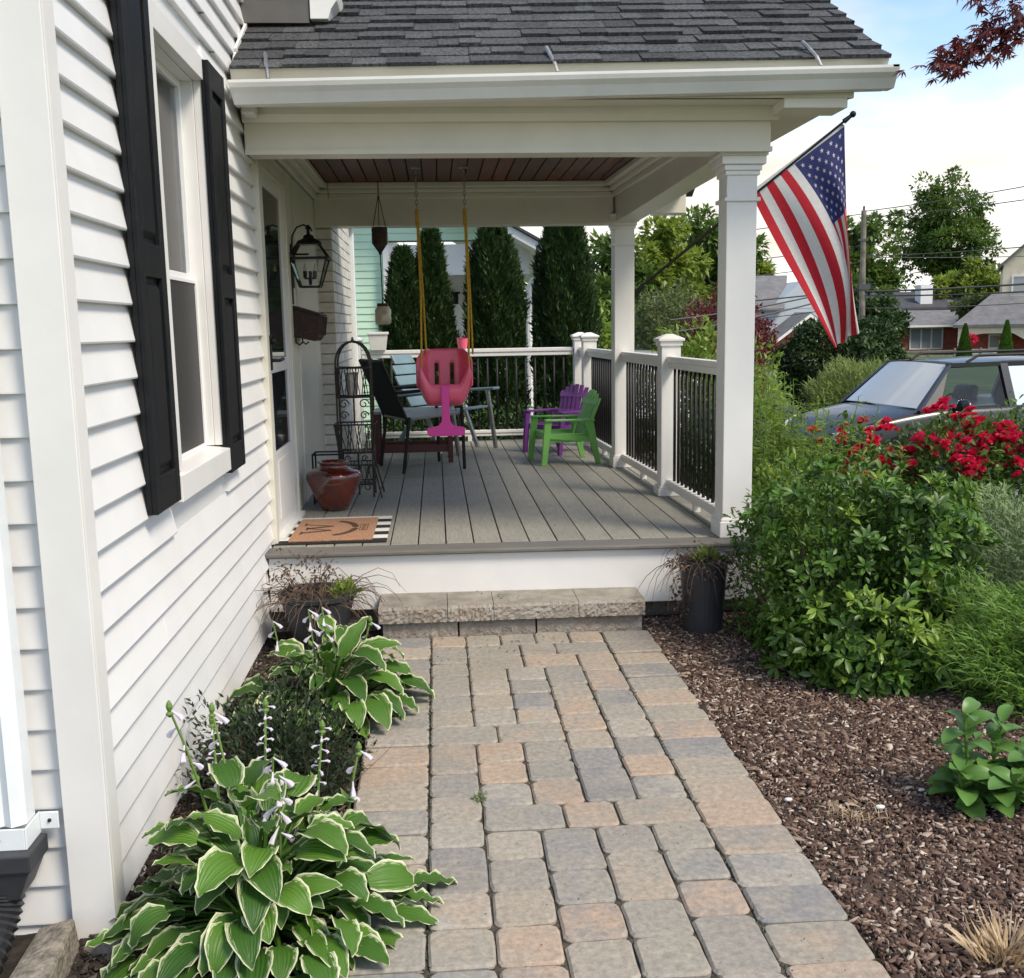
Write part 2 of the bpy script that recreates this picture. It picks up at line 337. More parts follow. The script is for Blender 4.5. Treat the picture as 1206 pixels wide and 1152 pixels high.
# ------------------------------------------------------------ paver path
pm, t, p = nodes('tumbled_paver'); n_ = t.nodes.new; l_ = t.links.new
oi = n_('ShaderNodeObjectInfo'); geo = n_('ShaderNodeNewGeometry')
def ramp(stops, interp='LINEAR'):
    r = n_('ShaderNodeValToRGB'); r.color_ramp.interpolation = interp; e = r.color_ramp.elements
    while len(e) < len(stops): e.new(.5)
    for el, (q, c) in zip(e, stops): el.position = q; el.color = (*c, 1)
    return r
ra = ramp([(0, (.285, .26, .215)), (.25, (.32, .275, .215)), (.45, (.265, .24, .205)), (.58, (.335, .305, .255)), (.76, (.37, .275, .20)), (.90, (.215, .21, .205))], 'CONSTANT'); l_(oi.outputs['Random'], ra.inputs[0])
mu = n_('ShaderNodeMath'); mu.operation = 'MULTIPLY'; mu.inputs[1].default_value = 7.31; fr = n_('ShaderNodeMath'); fr.operation = 'FRACT'; l_(oi.outputs['Random'], mu.inputs[0]); l_(mu.outputs[0], fr.inputs[0])
rb = ramp([(0, (.325, .28, .22)), (.3, (.235, .225, .212)), (.55, (.36, .28, .205)), (.75, (.29, .265, .225))], 'CONSTANT'); l_(fr.outputs[0], rb.inputs[0])
pn = n_('ShaderNodeTexNoise'); pn.inputs['Scale'].default_value = 7; pn.inputs['Detail'].default_value = 8; pn.inputs['Roughness'].default_value = .68; l_(geo.outputs['Position'], pn.inputs['Vector'])
pr = n_('ShaderNodeMapRange'); pr.inputs[1].default_value = .42; pr.inputs[2].default_value = .66; l_(pn.outputs['Fac'], pr.inputs[0])
m1 = n_('ShaderNodeMix'); m1.data_type = 'RGBA'; l_(pr.outputs[0], m1.inputs[0]); l_(ra.outputs[0], m1.inputs[6]); l_(rb.outputs[0], m1.inputs[7])
fn = n_('ShaderNodeTexNoise'); fn.inputs['Scale'].default_value = 48; fn.inputs['Detail'].default_value = 10; fn.inputs['Roughness'].default_value = .75; l_(geo.outputs['Position'], fn.inputs['Vector'])
fm = n_('ShaderNodeMapRange'); fm.inputs[1].default_value = .3; fm.inputs[2].default_value = .7; fm.inputs[3].default_value = .62; fm.inputs[4].default_value = 1.30; l_(fn.outputs['Fac'], fm.inputs[0])
hs = n_('ShaderNodeHueSaturation'); l_(fm.outputs[0], hs.inputs['Value']); l_(m1.outputs[2], hs.inputs['Color']); hs.inputs['Saturation'].default_value = .92
sn = n_('ShaderNodeTexNoise'); sn.inputs['Scale'].default_value = 1.8; sn.inputs['Detail'].default_value = 7; l_(geo.outputs['Position'], sn.inputs['Vector'])
smr = n_('ShaderNodeMapRange'); smr.inputs[1].default_value = .5; smr.inputs[2].default_value = .75; smr.inputs[4].default_value = .3; l_(sn.outputs['Fac'], smr.inputs[0])
m2 = n_('ShaderNodeMix'); m2.data_type = 'RGBA'; l_(smr.outputs[0], m2.inputs[0]); l_(hs.outputs[0], m2.inputs[6]); m2.inputs[7].default_value = (.15, .135, .115, 1)
l_(m2.outputs[2], p.inputs['Base Color']); p.inputs['Roughness'].default_value = .88
bp = n_('ShaderNodeBump'); bp.inputs['Strength'].default_value = .45; bp.inputs['Distance'].default_value = .006; l_(fn.outputs['Fac'], bp.inputs['Height']); l_(bp.outputs[0], p.inputs['Normal'])

path = obj('path', MB().hexa([(-.297, .6, -.12), (.997, .6, -.12), (.997, 5.0, -.12), (-.297, 5.0, -.12), (-.297, .6, -.012), (.997, .6, -.012), (.997, 5.0, -.012), (-.297, 5.0, -.012)]),
           mk('joint_sand', (.075, .065, .05), .95, .5, 60, .6, 200), kind='structure')
def paver(x0, x1, y0, y1):
    g = .0028; cx, cy = (x0+x1)/2, (y0+y1)/2; a, b = (x1-x0)/2-g, (y1-y0)/2-g; r = .02
    ring = []
    for qx, qy, s in ((1, -1, -90), (1, 1, 0), (-1, 1, 90), (-1, -1, 180)):
        for k in (0, 45, 90):
            an = R(s+k); ring.append((qx*(a-r)+r*math.cos(an)+random.gauss(0, .0012), qy*(b-r)+r*math.sin(an)+random.gauss(0, .0012)))
        if qx == 1 and qy == -1: ring.append((a+random.gauss(0, .0016), random.gauss(0, .02)))
        if qx == 1 and qy == 1: ring.append((random.gauss(0, .02), b+random.gauss(0, .0016)))
        if qx == -1 and qy == 1: ring.append((-a+random.gauss(0, .0016), random.gauss(0, .02)))
    n = len(ring); dz = random.gauss(0, .0016); tx, ty = random.gauss(0, .012), random.gauss(0, .012)
    m = MB(); ins = .0065
    for (lv, sh) in ((-.03, 0), (-.0065, 0), (0, ins)):
        for (x, y) in ring:
            f = 1-sh/max(a, b); m.v.append((x*(1-sh/a), y*(1-sh/b), lv+dz+tx*x+ty*y))
    for i in range(2):
        for k in range(n): m.f.append((i*n+k, i*n+(k+1) % n, (i+1)*n+(k+1) % n, (i+1)*n+k))
    m.f.append(tuple(2*n+k for k in range(n)))
    obj('paver', mesh(m, pm, False), parent=path, loc=(cx, cy, 0))
u = .0828; x_l = -.062; NC, NR = 10, 46; y_top = 4.875
occ = [[False]*NC for _ in range(NR)]
rr = random.Random(21)
for j in range(NR):
    for i in range(NC):
        if occ[j][i]: continue
        opts = [(2, 2)]*9+[(3, 2)]*4+[(2, 3)]*2
        rr.shuffle(opts); opts += [(2, 2), (2, 1), (1, 2), (1, 1)]
        for (wd, hd) in opts:
            if j+hd > NR or i+wd > NC: continue
            if any(occ[j+b_][i+a_] for a_ in range(wd) for b_ in range(hd)): continue
            # avoid leaving single cells
            rem = 0
            k = i+wd
            while k < NC and not occ[j][k]: rem += 1; k += 1
            if rem == 1 and wd != 1 and (wd, hd) not in ((2, 1),): continue
            for a_ in range(wd):
                for b_ in range(hd): occ[j+b_][i+a_] = True
            paver(x_l+i*u, x_l+(i+wd)*u, y_top-(j+hd)*u, y_top-j*u); break
yy = 4.875
while yy > 1.0:
    paver(x_l-.238, x_l, yy-.1655, yy); yy -= .1655
yy = 4.86
while yy > 1.0:
    paver(x_l+10*u, x_l+10*u+.238, yy-.168, yy); yy -= .168

# ------------------------------------------------------------ stone step
st = thing('stone_step', 'two course cast stone step with rough split front below the porch', 'step', (.36, 4.88, 0))
cuts = [-.309, .045, .25, .60, .985] ; cuts = [-.312, .022, .245, .66, .988]
def rough_block(x0, x1, y0, y1, z0, z1, parent, name, nx=26, nz=6, amp=.0045, mats=None):
    m = MB(); gx = .0015
    x0 += gx; x1 -= gx
    for j in range(nz+1):
        for i in range(nx+1):
            e = 0 if i in (0, nx) else 1
            top = .012 if j == nz else 0
            m.v.append((x0+(x1-x0)*i/nx, y0+random.uniform(-amp, amp)+top, z0+(z1-z0)*j/nz+(random.uniform(-.002, .002) if j == nz else 0)))
    for j in range(nz):
        for i in range(nx): m.f.append((j*(nx+1)+i, j*(nx+1)+i+1, (j+1)*(nx+1)+i+1, (j+1)*(nx+1)+i))
    k = nz*(nx+1); o = obj(name, m, M['roughstone'], parent, wp=True)
    b = MB().box(x0, x1, y0+.013, y1, z0, z1-.001)
    m2 = mesh(b, M['stone']); m2_o = obj('top_face', m2, parent=o)
    return o
for x0, x1 in zip(cuts, cuts[1:]): rough_block(x0, x1, 4.855, 5.165, .078, .155, st, 'cap_stone')
for x0, x1 in ((-.295, .07), (.076, .45), (.456, .978)): rough_block(x0, x1, 4.885, 5.165, -.06, .0765, st, 'block', 26, 6, .0035)

# ------------------------------------------------------------ house
HX = -.87
house = thing('house', 'white vinyl sided house wall with a black shuttered window and a storm door', 'house', (-1.2, 3.9, -.1))
def part(name, mb, mat, parent=None, **k): return obj(name, mb, mat, parent or house, wp=(parent is None or parent.type == 'EMPTY'), **k)
EXP = .1049
def side_board(y0, y1, z, h=EXP, dx=0):      # lapped course on the +X wall
    m = MB(); t = .022-dx-random.uniform(0, .0012)
    m.prism([(HX-t, z+h+.012), (HX-t-.004, z+h+.012), (HX-t-.004, z), (HX+.001, z), (HX+.003, z+.005)], 'y', y0, y1)
    part('siding_board', m, M['vinyl'])
WY0, WY1, WZ0, WZ1 = 3.43, 4.32, .93, 2.52     # window opening with casing
for k in range(-2, 33):
    z = .093+EXP*k
    segs = [(2.60, 5.362)]
    if z+EXP > WZ0 and z < WZ1: segs = [(2.60, WY0), (WY1, 5.362)]
    if z+EXP > 2.40: segs = [(a_, 8.0 if b_ > 5 else b_) for a_, b_ in segs]
    if z+EXP > 2.42 and z < WZ1: segs = [(2.60, WY0), (WY1, 8.0)]
    for a_, b_ in segs:
        cut = random.uniform(a_+.4, b_-.4) if b_-a_ > 1.2 and random.random() < .5 else None
        if cut: side_board(a_, cut, z); side_board(cut-.02, b_, z, dx=.0016)
        else: side_board(a_, b_, z)
part('wall_core', MB().box(-3.2, HX-.018, 2.56, 3.43, -.15, 3.72).box(-3.2, HX-.018, 4.32, 9.9, -.15, 3.72).box(-3.2, HX-.018, 3.43, 4.32, -.15, .93).box(-3.2, HX-.018, 3.43, 4.32, 2.52, 3.72), M['vinyl'])
part('foundation', MB().box(-3.2, HX-.03, 2.57, 5.3, -.5, -.118), M['concrete'])
# corner board: two faces
part('corner_board', MB().box(-.965, HX+.012, 2.515, 2.53, -.10, 3.72).box(HX-.003, HX+.012, 2.53, 2.605, -.10, 3.72), M['trim'], bev=.002)
for k in range(-2, 33):                # courses of the wall that faces the path
    z = .085+EXP*k; t = .0135; yq = 2.545
    m = MB().prism([(yq+t, z+EXP+.012), (yq+t+.004, z+EXP+.012), (yq+t+.004, z), (yq, z), (yq, z+.004)], 'x', -3.2, -.970-(random.uniform(0, .006)))
    part('siding_board', m, M['vinyl'])
# window
win = part('window', MB().box(HX-.16, HX-.15, WY0, WY1, WZ0, WZ1), M['interior'])
fr = MB()
c = .085                                # outer casing, then a deep reveal
fr.box(HX-.03, HX+.012, WY0, WY0+c, WZ0+.10, WZ1).box(HX-.03, HX+.012, WY1-c, WY1, WZ0+.10, WZ1).box(HX-.03, HX+.010, WY0+c, WY1-c, WZ1-c, WZ1)
fr.box(HX-.14, HX-.031, WY0+c-.012, WY0+c+.004, WZ0+.10, WZ1-c).box(HX-.14, HX-.031, WY1-c-.004, WY1-c+.012, WZ0+.10, WZ1-c).box(HX-.14, HX-.031, WY0+c+.004, WY1-c-.004, WZ1-c-.004, WZ1-c+.012)
obj('frame', fr, M['trim'], win, bev=.002)
obj('sill', MB().hexa([(HX-.12, WY0-.005, WZ0), (HX+.03, WY0-.005, WZ0), (HX+.03, WY1+.005, WZ0), (HX-.12, WY1+.005, WZ0), (HX-.12, WY0-.005, WZ0+.105), (HX+.03, WY0-.005, WZ0+.088), (HX+.03, WY1+.005, WZ0+.088), (HX-.12, WY1+.005, WZ0+.105)]), M['trim'], win, bev=.002)
iy0, iy1 = WY0+c+.004, WY1-c-.004; zb, zmid, zt_ = WZ0+.10, 1.70, WZ1-c-.004
def sash(y0, y1, z0, z1, x, wv=.026):
    return MB().box(x-.03, x, y0, y0+wv, z0, z1).box(x-.03, x, y1-wv, y1, z0, z1).box(x-.03, x-.001, y0+wv, y1-wv, z0, z0+wv).box(x-.03, x-.001, y0+wv, y1-wv, z1-wv, z1)
us = obj('upper_sash', sash(iy0, iy1, zmid-.02, zt_, HX-.075), M['vinyl'], win, bev=.003)
obj('upper_pane', MB().box(HX-.096, HX-.092, iy0+.025, iy1-.025, zmid, zt_-.025), M['clear'], win)
cu = MB(); nC = 60
for k in range(nC+1):
    q = k/nC; y = iy0-.01+(iy1-iy0+.02)*q; xx = HX-.128+.010*math.sin(q*58+2*math.sin(q*9)); cu.v += [(xx, y, zb), (xx+.003*math.sin(q*31), y, zt_+.01)]
cu.f = [(2*k, 2*k+2, 2*k+3, 2*k+1) for k in range(nC)]
obj('curtain', cu, M['blind'], win, smooth=True)
obj('lower_sash', sash(iy0, iy1, zb, zmid+.02, HX-.105), M['vinyl'], win, bev=.003)
obj('lower_pane', MB().box(HX-.126, HX-.122, iy0+.03, iy1-.03, zb+.03, zmid), M['glassdark'], win)
obj('insect_screen', MB().box(HX-.070, HX-.068, iy0+.012, iy1-.012, zb+.012, zmid-.02), M['screen'], win); obj('screen_frame', sash(iy0, iy1, zb, zmid-.018, HX-.062, .012), M['vinyl'], win)
# shutters
def shutter(y0, y1, z0, z1):
    s = part('shutter', MB().box(HX+.002, HX+.016, y0, y1, z0, z1), M['black'])
    f = MB(); st_ = .05; zmids = (z0, z0+.10, z0+.72, z0+.82, z1-.20, z1-.13, z1)
    f.box(HX+.016, HX+.034, y0, y0+st_, z0, z1).box(HX+.016, HX+.034, y1-st_, y1, z0, z1)
    for a_, b_ in ((z0, z0+.11), (z0+.70, z0+.80), (z1-.10, z1)): f.box(HX+.016, HX+.033, y0+st_, y1-st_, a_, b_)
    obj('shutter_frame', f, M['black'], s, bev=.003)
    for a_, b_ in ((z0+.125, z0+.685), (z0+.815, z1-.115)):
        obj('raised_panel', MB().hexa([(HX+.016, y0+st_+.012, a_), (HX+.016, y1-st_-.012, a_), (HX+.016, y1-st_-.012, b_), (HX+.016, y0+st_+.012, b_),
            (HX+.029, y0+st_+.03, a_+.02), (HX+.029, y1-st_-.03, a_+.02), (HX+.029, y1-st_-.03, b_-.02), (HX+.029, y0+st_+.03, b_-.02)]), M['black'], s)
shutter(3.10, 3.385, .945, 2.60); shutter(4.23, 4.53, .915, 2.51)
# drain pipe on the wall facing the path
dp = thing('downspout', 'white metal downspout feeding a black corrugated drain pipe at the corner', 'downspout', (-1.05, 2.45, .1))
pr_ = [(-1.155, 2.45), (-1.14, 2.438), (-1.12, 2.45), (-1.10, 2.438), (-1.08, 2.45), (-1.06, 2.438), (-1.04, 2.45), (-1.03, 2.46), (-1.03, 2.51), (-1.155, 2.51)]
part('pipe', MB().prism(pr_, 'z', .30, 3.72), M['bluewhite'], dp)
st1 = MB().box(-1.16, -1.028, 2.430, 2.435, .245, .30).box(-1.028, -1.024, 2.430, 2.525, .245, .30).box(-1.024, -.978, 2.518, 2.523, .255, .30); part('strap', st1, M['bluewhite'], dp, bev=.002)
part('strap_screw', MB().ball((-1.0, 2.517, .278), .005).ball((-1.09, 2.429, .272), .005), M['iron'], dp)
part('adapter', MB().hexa([(-1.16, 2.42, .12), (-1.05, 2.42, .12), (-1.05, 2.52, .12), (-1.16, 2.52, .12), (-1.175, 2.405, .20), (-1.015, 2.405, .20), (-1.015, 2.52, .20), (-1.175, 2.52, .20)])
     .box(-1.18, -1.008, 2.398, 2.52, .2, .245), M['greyplastic'], dp, bev=.004)
pts, rs = [], []
for k in range(36):
    q = k/35; pts.append((-1.105-.02*q-.03*q*q, 2.465-.34*q*q, .14-.25*q)); rs.append(.047 if k % 2 else .055)
part('corrugated_pipe', MB().tube(pts, rs, 14), M['greyplastic'], dp)
sb = obj('splash_block', MB().hexa([(-1.02, 2.15, -.1), (-.90, 2.15, -.1), (-.925, 2.47, -.1), (-1.03, 2.47, -.1), (-1.02, 2.15, .025), (-.915, 2.15, .03), (-.94, 2.47, .045), (-1.03, 2.47, .02)]), M['concrete'], bev=.012)
tag(sb, 'weathered concrete block under the black drain pipe at the house corner', 'concrete block')
o = obj('field_stone', MB().ball((0, 0, 0), .06, 9, 6, 1.2, .8, .6), M['concrete'], loc=(-.86, 2.46, -.05)); tag(o, 'small rough stone against the foot of the corner board', 'stone')
# door, casing, wall panels under the porch
part('wall_panel', MB().box(HX-.017, HX+.004, 6.36, 8.0, .38, 2.42).box(HX-.017, HX+.001, 5.362, 6.36, 2.36, 2.42), M['cream'])
part('door_casing', MB().box(HX-.016, HX+.02, 5.363, 5.44, .38, 2.36).box(HX-.016, HX+.02, 6.285, 6.36, .38, 2.36).box(HX-.016, HX+.018, 5.44, 6.285, 2.30, 2.36), M['cream'], bev=.003)
part('wall_batten', MB().box(HX+.004, HX+.012, 6.42, 6.45, .38, 2.42).box(HX+.004, HX+.012, 6.70, 6.72, .38, 2.42), M['cream'], bev=.002)
door = part('door', MB().box(HX-.015, HX-.012, 5.44, 6.285, .385, 2.30), M['interior'])
d = MB(); dx0, dx1 = HX-.012, HX+.008
d.box(dx0, dx1, 5.443, 5.545, .39, 2.298).box(dx0, dx1, 6.16, 6.282, .39, 2.298)
for a_, b_ in ((.39, .84), (1.26, 1.335), (2.22, 2.298)): d.box(dx0, dx1-.001, 5.545, 6.16, a_, b_)
obj('door_frame', d, M['trim'], door, bev=.003)
obj('upper_glass', MB().box(HX-.008, HX-.002, 5.546, 6.159, 1.336, 2.219), M['glassdark'], door)
obj('lower_glass', MB().box(HX-.008, HX-.002, 5.546, 6.159, .841, 1.259), M['glassdark'], door)
obj('kick_panel', MB().box(HX+.007, HX+.012, 5.60, 6.10, .47, .79), M['trim'], door, bev=.004)
obj('handle', MB().box(HX+.008, HX+.02, 5.475, 5.52, 1.28, 1.46).tube([(HX+.02, 5.50, 1.33), (HX+.06, 5.50, 1.33), (HX+.065, 5.58, 1.335)], .009).ball((HX+.03, 5.497, 1.43), .018), M['iron'], door, smooth=False)
obj('threshold', MB().box(HX-.015, HX+.05, 5.44, 6.285, .3805, .40), M['alu'], door)
# upper eave of the main house
part('eave', MB().box(-3.2, -.55, 5.33, 9.9, 3.02, 3.05).box(-3.2, -.56, 5.31, 5.33, 2.94, 3.30), mk('eave_shade', (.10, .095, .09), .6))  # soffit and end board coloured dark to stand in for shade under the eave
part('eave_roof', MB().hexa([(-3.2, 5.25, 3.30), (-.45, 5.25, 3.16), (-.45, 9.9, 3.16), (-3.2, 9.9, 3.30), (-3.2, 5.25, 4.4), (-.45, 5.25, 3.19), (-.45, 9.9, 3.19), (-3.2, 9.9, 4.4)]), M['shingle'])
og = [(-.555, 3.10), (-.555, 2.955), (-.47, 2.955), (-.455, 3.0), (-.425, 3.04), (-.415, 3.10)]
part('eave_gutter', MB().prism(og, 'y', 5.30, 9.9), M['alu'], bev=.003)
part('rake_flashing', MB().beam((HX+.006, 5.0, 2.72), (HX+.006, 6.4, 3.56), .012, .05).beam((HX+.004, 4.82, 2.50), (HX+.004, 5.0, 2.72), .012, .02), M['trim'])

# brick chimney wall at the end of the porch
chim = thing('brick_chimney', 'white painted brick chimney rising beside the porch wall', 'chimney', (-.85, 8.8, .3))
part('core', MB().box(-.95, -.765, 8.015, 9.70, -.3, 3.9), M['mortar'], chim)
bz = .385
row = 0
while bz < 2.45:
    part('brick', MB().box(-.872+.0, -.752, 8.0, 8.095, bz, bz+.066), M['brickw'], chim) if row % 2 else part('brick', MB().box(-.872, -.752, 8.0, 8.19, bz, bz+.066), M['brickw'], chim)
    y = 8.105 if row % 2 else 8.20
    while y < 9.68:
        y1 = min(y+.195, 9.71); part('brick', MB().box(-.80, -.752+random.uniform(-.002, .002), y, y1, bz, bz+.066), M['brickw'], chim); y = y1+.01
    bz += .077; row += 1
o = obj('drain_pipe', MB().box(-.80, -.72, 9.74, 9.80, -.3, 2.36).tube([(-.76, 9.77, 2.34), (-.73, 9.72, 2.42), (-.68, 9.6, 2.5)], .04), M['bluewhite'], bev=.006); tag(o, 'narrow white downspout running down past the painted brick', 'downspout')

# ------------------------------------------------------------ porch
porch = thing('porch', 'covered wooden front porch with white columns and dark shingled roof', 'porch', (.35, 6.6, 0))
def pp(name, mb, mat, **k): return obj(name, mb, mat, porch, wp=True, **k)
def colx(y): return 1.533-.031*(y-5.245)
def fy(x): return 5.130-.030*x
ZD = .38
for k in range(17):                     # decking: two runs with a butt joint
    x0 = -.838+k*.1445-.0008; x1 = x0+.1377
    if k == 0: x0 = -.866
    xm = (x0+x1)/2
    if x0 > 1.62: break
    for a_, b_ in ((fy(xm)+.142, 7.765-.022*xm), (7.771-.022*xm, 10.20)):
        pp('deck_board', MB().box(x0, min(x1, 1.66), a_, b_, ZD-.025, ZD+random.uniform(-.0012, .0012)), M['deck'], bev=.0025)
n0 = fy(-.87)-.022; n1 = fy(1.68)-.022
pp('nosing_board', MB().hexa([(-.885, n0, ZD-.026), (1.68, n1, ZD-.026), (1.68, n1+.155, ZD-.026), (-.885, n0+.155, ZD-.026), (-.885, n0, ZD), (1.68, n1, ZD), (1.68, n1+.155, ZD), (-.885, n0+.155, ZD)]), M['decktrim'], bev=.008)
pp('nosing_board', MB().box(1.60, 1.70, 5.25, 10.2, ZD-.026, ZD-.001), M['decktrim'], bev=.006)
pp('fascia_board', MB().hexa([(-.868, n0+.03, .075), (1.66, n1+.03, .075), (1.66, n1+.05, .075), (-.868, n0+.05, .075), (-.868, n0+.03, ZD-.027), (1.66, n1+.03, ZD-.027), (1.66, n1+.05, ZD-.027), (-.868, n0+.05, ZD-.027)]), M['trim'])
pp('fascia_board', MB().box(1.645, 1.665, 5.14, 10.2, .075, ZD-.027), M['trim'])
pp('skirt_wall', MB().box(-.86, 1.60, 5.20, 5.26, -.5, .074).box(1.56, 1.62, 5.26, 10.1, -.6, .074), M['concrete'])
pp('joist_frame', MB().box(-.86, 1.62, 5.2, 10.15, .30, .352), M['interior'])
def column(y, base):
    cx_ = colx(y); h = .0765
    c_ = pp('column', MB().box(cx_-h, cx_+h, y-h, y+h, ZD, 2.31), M['trim'], bev=.004)
    cap = MB()
    for dz0, dz1, g in ((2.20, 2.222, .010), (2.222, 2.25, .018), (2.25, 2.29, .034), (2.29, 2.309, .042)): cap.box(cx_-h-g, cx_+h+g, y-h-g, y+h+g, dz0, dz1)
    obj('capital', cap, M['trim'], c_, bev=.004)
    obj('neck_ring', MB().box(cx_-h-.014, cx_+h+.014, y-h-.014, y+h+.014, 2.075, 2.095), M['trim'], c_, bev=.004)
    g = .016
    obj('base_trim', MB().box(cx_-h-g, cx_+h+g, y-h-g, y+h+g, ZD+.001, ZD+.085).box(cx_-h-.008, cx_+h+.008, y-h-.008, y+h+.008, ZD+.085, ZD+.10), M['trim'], c_, bev=.004)
column(5.26, 1); column(8.02, 1)
# beams
def ring(x0, y0, x1, y1, x2, y2, x3, y3, z0, z1, z0b=None):
    zb_ = z0 if z0b is None else z0b
    return MB().hexa([(x0, y0, z0), (x1, y1, z0), (x2, y2, zb_), (x3, y3, zb_), (x0, y0, z1), (x1, y1, z1), (x2, y2, z1), (x3, y3, z1)])
pp('beam', ring(-.866, 5.12, 1.645, 5.10, 1.645, 5.33, -.866, 5.33, 2.312, 2.50), M['cream'], bev=.004)
pp('beam', ring(-.866, 7.93, 1.36, 7.93, 1.36, 8.11, -.866, 8.11, 2.238, 2.60), M['cream'], bev=.004)
pp('beam', MB().hexa([(1.455, 5.33, 2.311), (1.62, 5.33, 2.311), (1.53, 8.11, 2.24), (1.37, 8.11, 2.24), (1.455, 5.33, 2.60), (1.62, 5.33, 2.60), (1.53, 8.11, 2.60), (1.37, 8.11, 2.60)]), M['cream'], bev=.004)
pp('beam_drip_edge', ring(-.866, 5.113, 1.652, 5.093, 1.652, 5.12, -.866, 5.12, 2.300, 2.322), M['cream'])
pp('frieze_molding', ring(-.866, 5.06, 1.69, 5.04, 1.69, 5.12, -.866, 5.12, 2.47, 2.50).hexa([(-.866, 5.085, 2.44), (1.67, 5.065, 2.44), (1.67, 5.12, 2.44), (-.866, 5.12, 2.44), (-.866, 5.065, 2.47), (1.685, 5.045, 2.47), (1.685, 5.12, 2.47), (-.866, 5.12, 2.47)]), M['cream'])
pp('soffit', MB().box(-.866, 1.95, 4.88, 5.12, 2.50, 2.515).box(1.63, 1.95, 5.12, 8.35, 2.50, 2.515).box(-.866, 1.95, 8.11, 8.35, 2.50, 2.515), M['cream'])
pp('soffit_return', MB().box(1.63, 1.93, 4.87, 5.06, 2.455, 2.499), M['cream'], bev=.003); pp('soffit_return', MB().box(1.72, 1.96, 8.12, 8.32, 2.33, 2.49), M['cream'], bev=.003)
# ceiling boards and crown
pp('ceiling_deck', MB().box(-.866, 1.45, 5.33, 7.93, 2.56, 2.62), M['interior'])
x = -.86
while x < 1.42:
    pp('ceiling_board', MB().box(x+.004, x+.096, 5.335, 7.925, 2.541, 2.56+random.uniform(-.002, .002)), M['ceil'], bev=.004); x += .1
def crown(a, b, inward):
    a, b, q = Vector(a), Vector(b), Vector(inward); m = MB()
    for o0, o1, z0, z1 in ((0, .03, 2.43, 2.47), (0, .06, 2.47, 2.50), (0, .105, 2.50, 2.54)):
        P = [a+q*o0, b+q*o0, b+q*o1, a+q*o1]; m.hexa([(v.x, v.y, z0) for v in P]+[(v.x, v.y, z1) for v in P])
    pp('crown_molding', m, M['cream'], bev=.008)
crown((-.867, 5.34, 0), (-.867, 7.99, 0), (1, 0, 0)); crown((-.75, 7.929, 0), (1.37, 7.929, 0), (0, -1, 0)); crown((1.452, 5.34, 0), (1.375, 7.92, 0), (-1, 0, 0)); crown((-.752, 7.93, 0), (-.862, 7.93, 0), (0, -1, 0))
# gutter with straps
gz, gs = 2.552, .0215
def gut(x): return gz+gs*(x+.88)
pr_ = [(4.87, .0), (4.87, -.09), (4.80, -.092), (4.79, -.075), (4.775, -.05), (4.752, -.03), (4.745, -.012), (4.745, 0), (4.757, 0), (4.757, -.012), (4.80, -.06), (4.86, -.08), (4.86, 0)]
g = MB()
for x, k in ((-.862, 0), (2.115, 1)):
    for (y, z) in pr_: g.v.append((x-(0 if k == 0 else .0)+(0.015*(z/-.09) if k == 0 else -.03*(z/-.09)), y, gut(x)+z))
nP = len(pr_)
for k in range(nP): g.f.append((k, (k+1) % nP, nP+(k+1) % nP, nP+k))
g.f += [tuple(range(8))[::-1], tuple(nP+k for k in range(8))]
gt = pp('gutter', g, M['alu'])
obj('gutter_end_cap', MB().prism([(y, gut(2.1)+z+.002) for y, z in pr_[:8]], 'x', 2.086, 2.116), M['alu'], gt)
gutter_fascia = pp('gutter_fascia', MB().hexa([(-.862, 4.875, 2.50), (1.96, 4.875, 2.50), (1.96, 4.90, 2.50), (-.862, 4.90, 2.50), (-.862, 4.875, 2.615), (1.96, 4.875, 2.665), (1.96, 4.90, 2.665), (-.862, 4.90, 2.615)]), M['cream'])
for x in (-.69, .57, 1.76):
    obj('strap', MB().tube([(x, 4.765, gut(x)+.002), (x-.008, 4.80, gut(x)+.05), (x-.02, 4.86, gut(x)+.10), (x-.03, 4.93, gut(x)+.15)], .009, 6), M['steel'], gt)
o = obj('motion_sensor', MB().box(-.845, -.785, 4.95, 5.05, 2.452, 2.499), M['white_pot'], bev=.008); tag(o, 'small white sensor box under the left end of the gutter', 'sensor')
# roof
E0y, E0z, SL = 4.83, 2.615, .60
an = math.atan(SL); L = Vector((0, math.cos(an), math.sin(an))); NN = Vector((0, -math.sin(an), math.cos(an)))
def rp(x, s, h): q = Vector((x, E0y, E0z+.016*(x+.88)))+L*s+NN*h; return tuple(q)
RT, RL = 2.10, 1.98
roof = pp('roof', MB().hexa([rp(-.862, .03, -.05), rp(RT-.02, .03, -.05), rp(RT-.02, RL, -.05), rp(-.862, RL, -.05), rp(-.862, .03, 0), rp(RT-.02, .03, 0), rp(RT-.02, RL, 0), rp(-.862, RL, 0)])
   .hexa([(-.862, 6.48, 3.58), (2.09, 6.48, 3.63), (2.09, 8.45, 2.49), (-.862, 8.45, 2.44), (-.862, 6.48, 3.63), (2.09, 6.48, 3.68), (2.09, 8.45, 2.54), (-.862, 8.45, 2.49)]), M['shingle'])
pp('rake_board', MB().hexa([rp(2.0, .05, -.16), rp(2.03, .05, -.16), rp(2.03, RL, -.16), rp(2.0, RL, -.16), rp(2.0, .05, -.051), rp(2.03, .05, -.051), rp(2.03, RL, -.051), rp(2.0, RL, -.051)]), M['cream'])
pp('drip_edge', MB().hexa([rp(-.862, -.005, -.05), rp(RT, -.005, -.05), rp(RT, .04, -.05), rp(-.862, .04, -.05), rp(-.862, -.005, .002), rp(RT, -.005, .002), rp(RT, .04, .002), rp(-.862, .04, .002)]), M['cream'])
s = -.02; rowi = 0; EX = .128
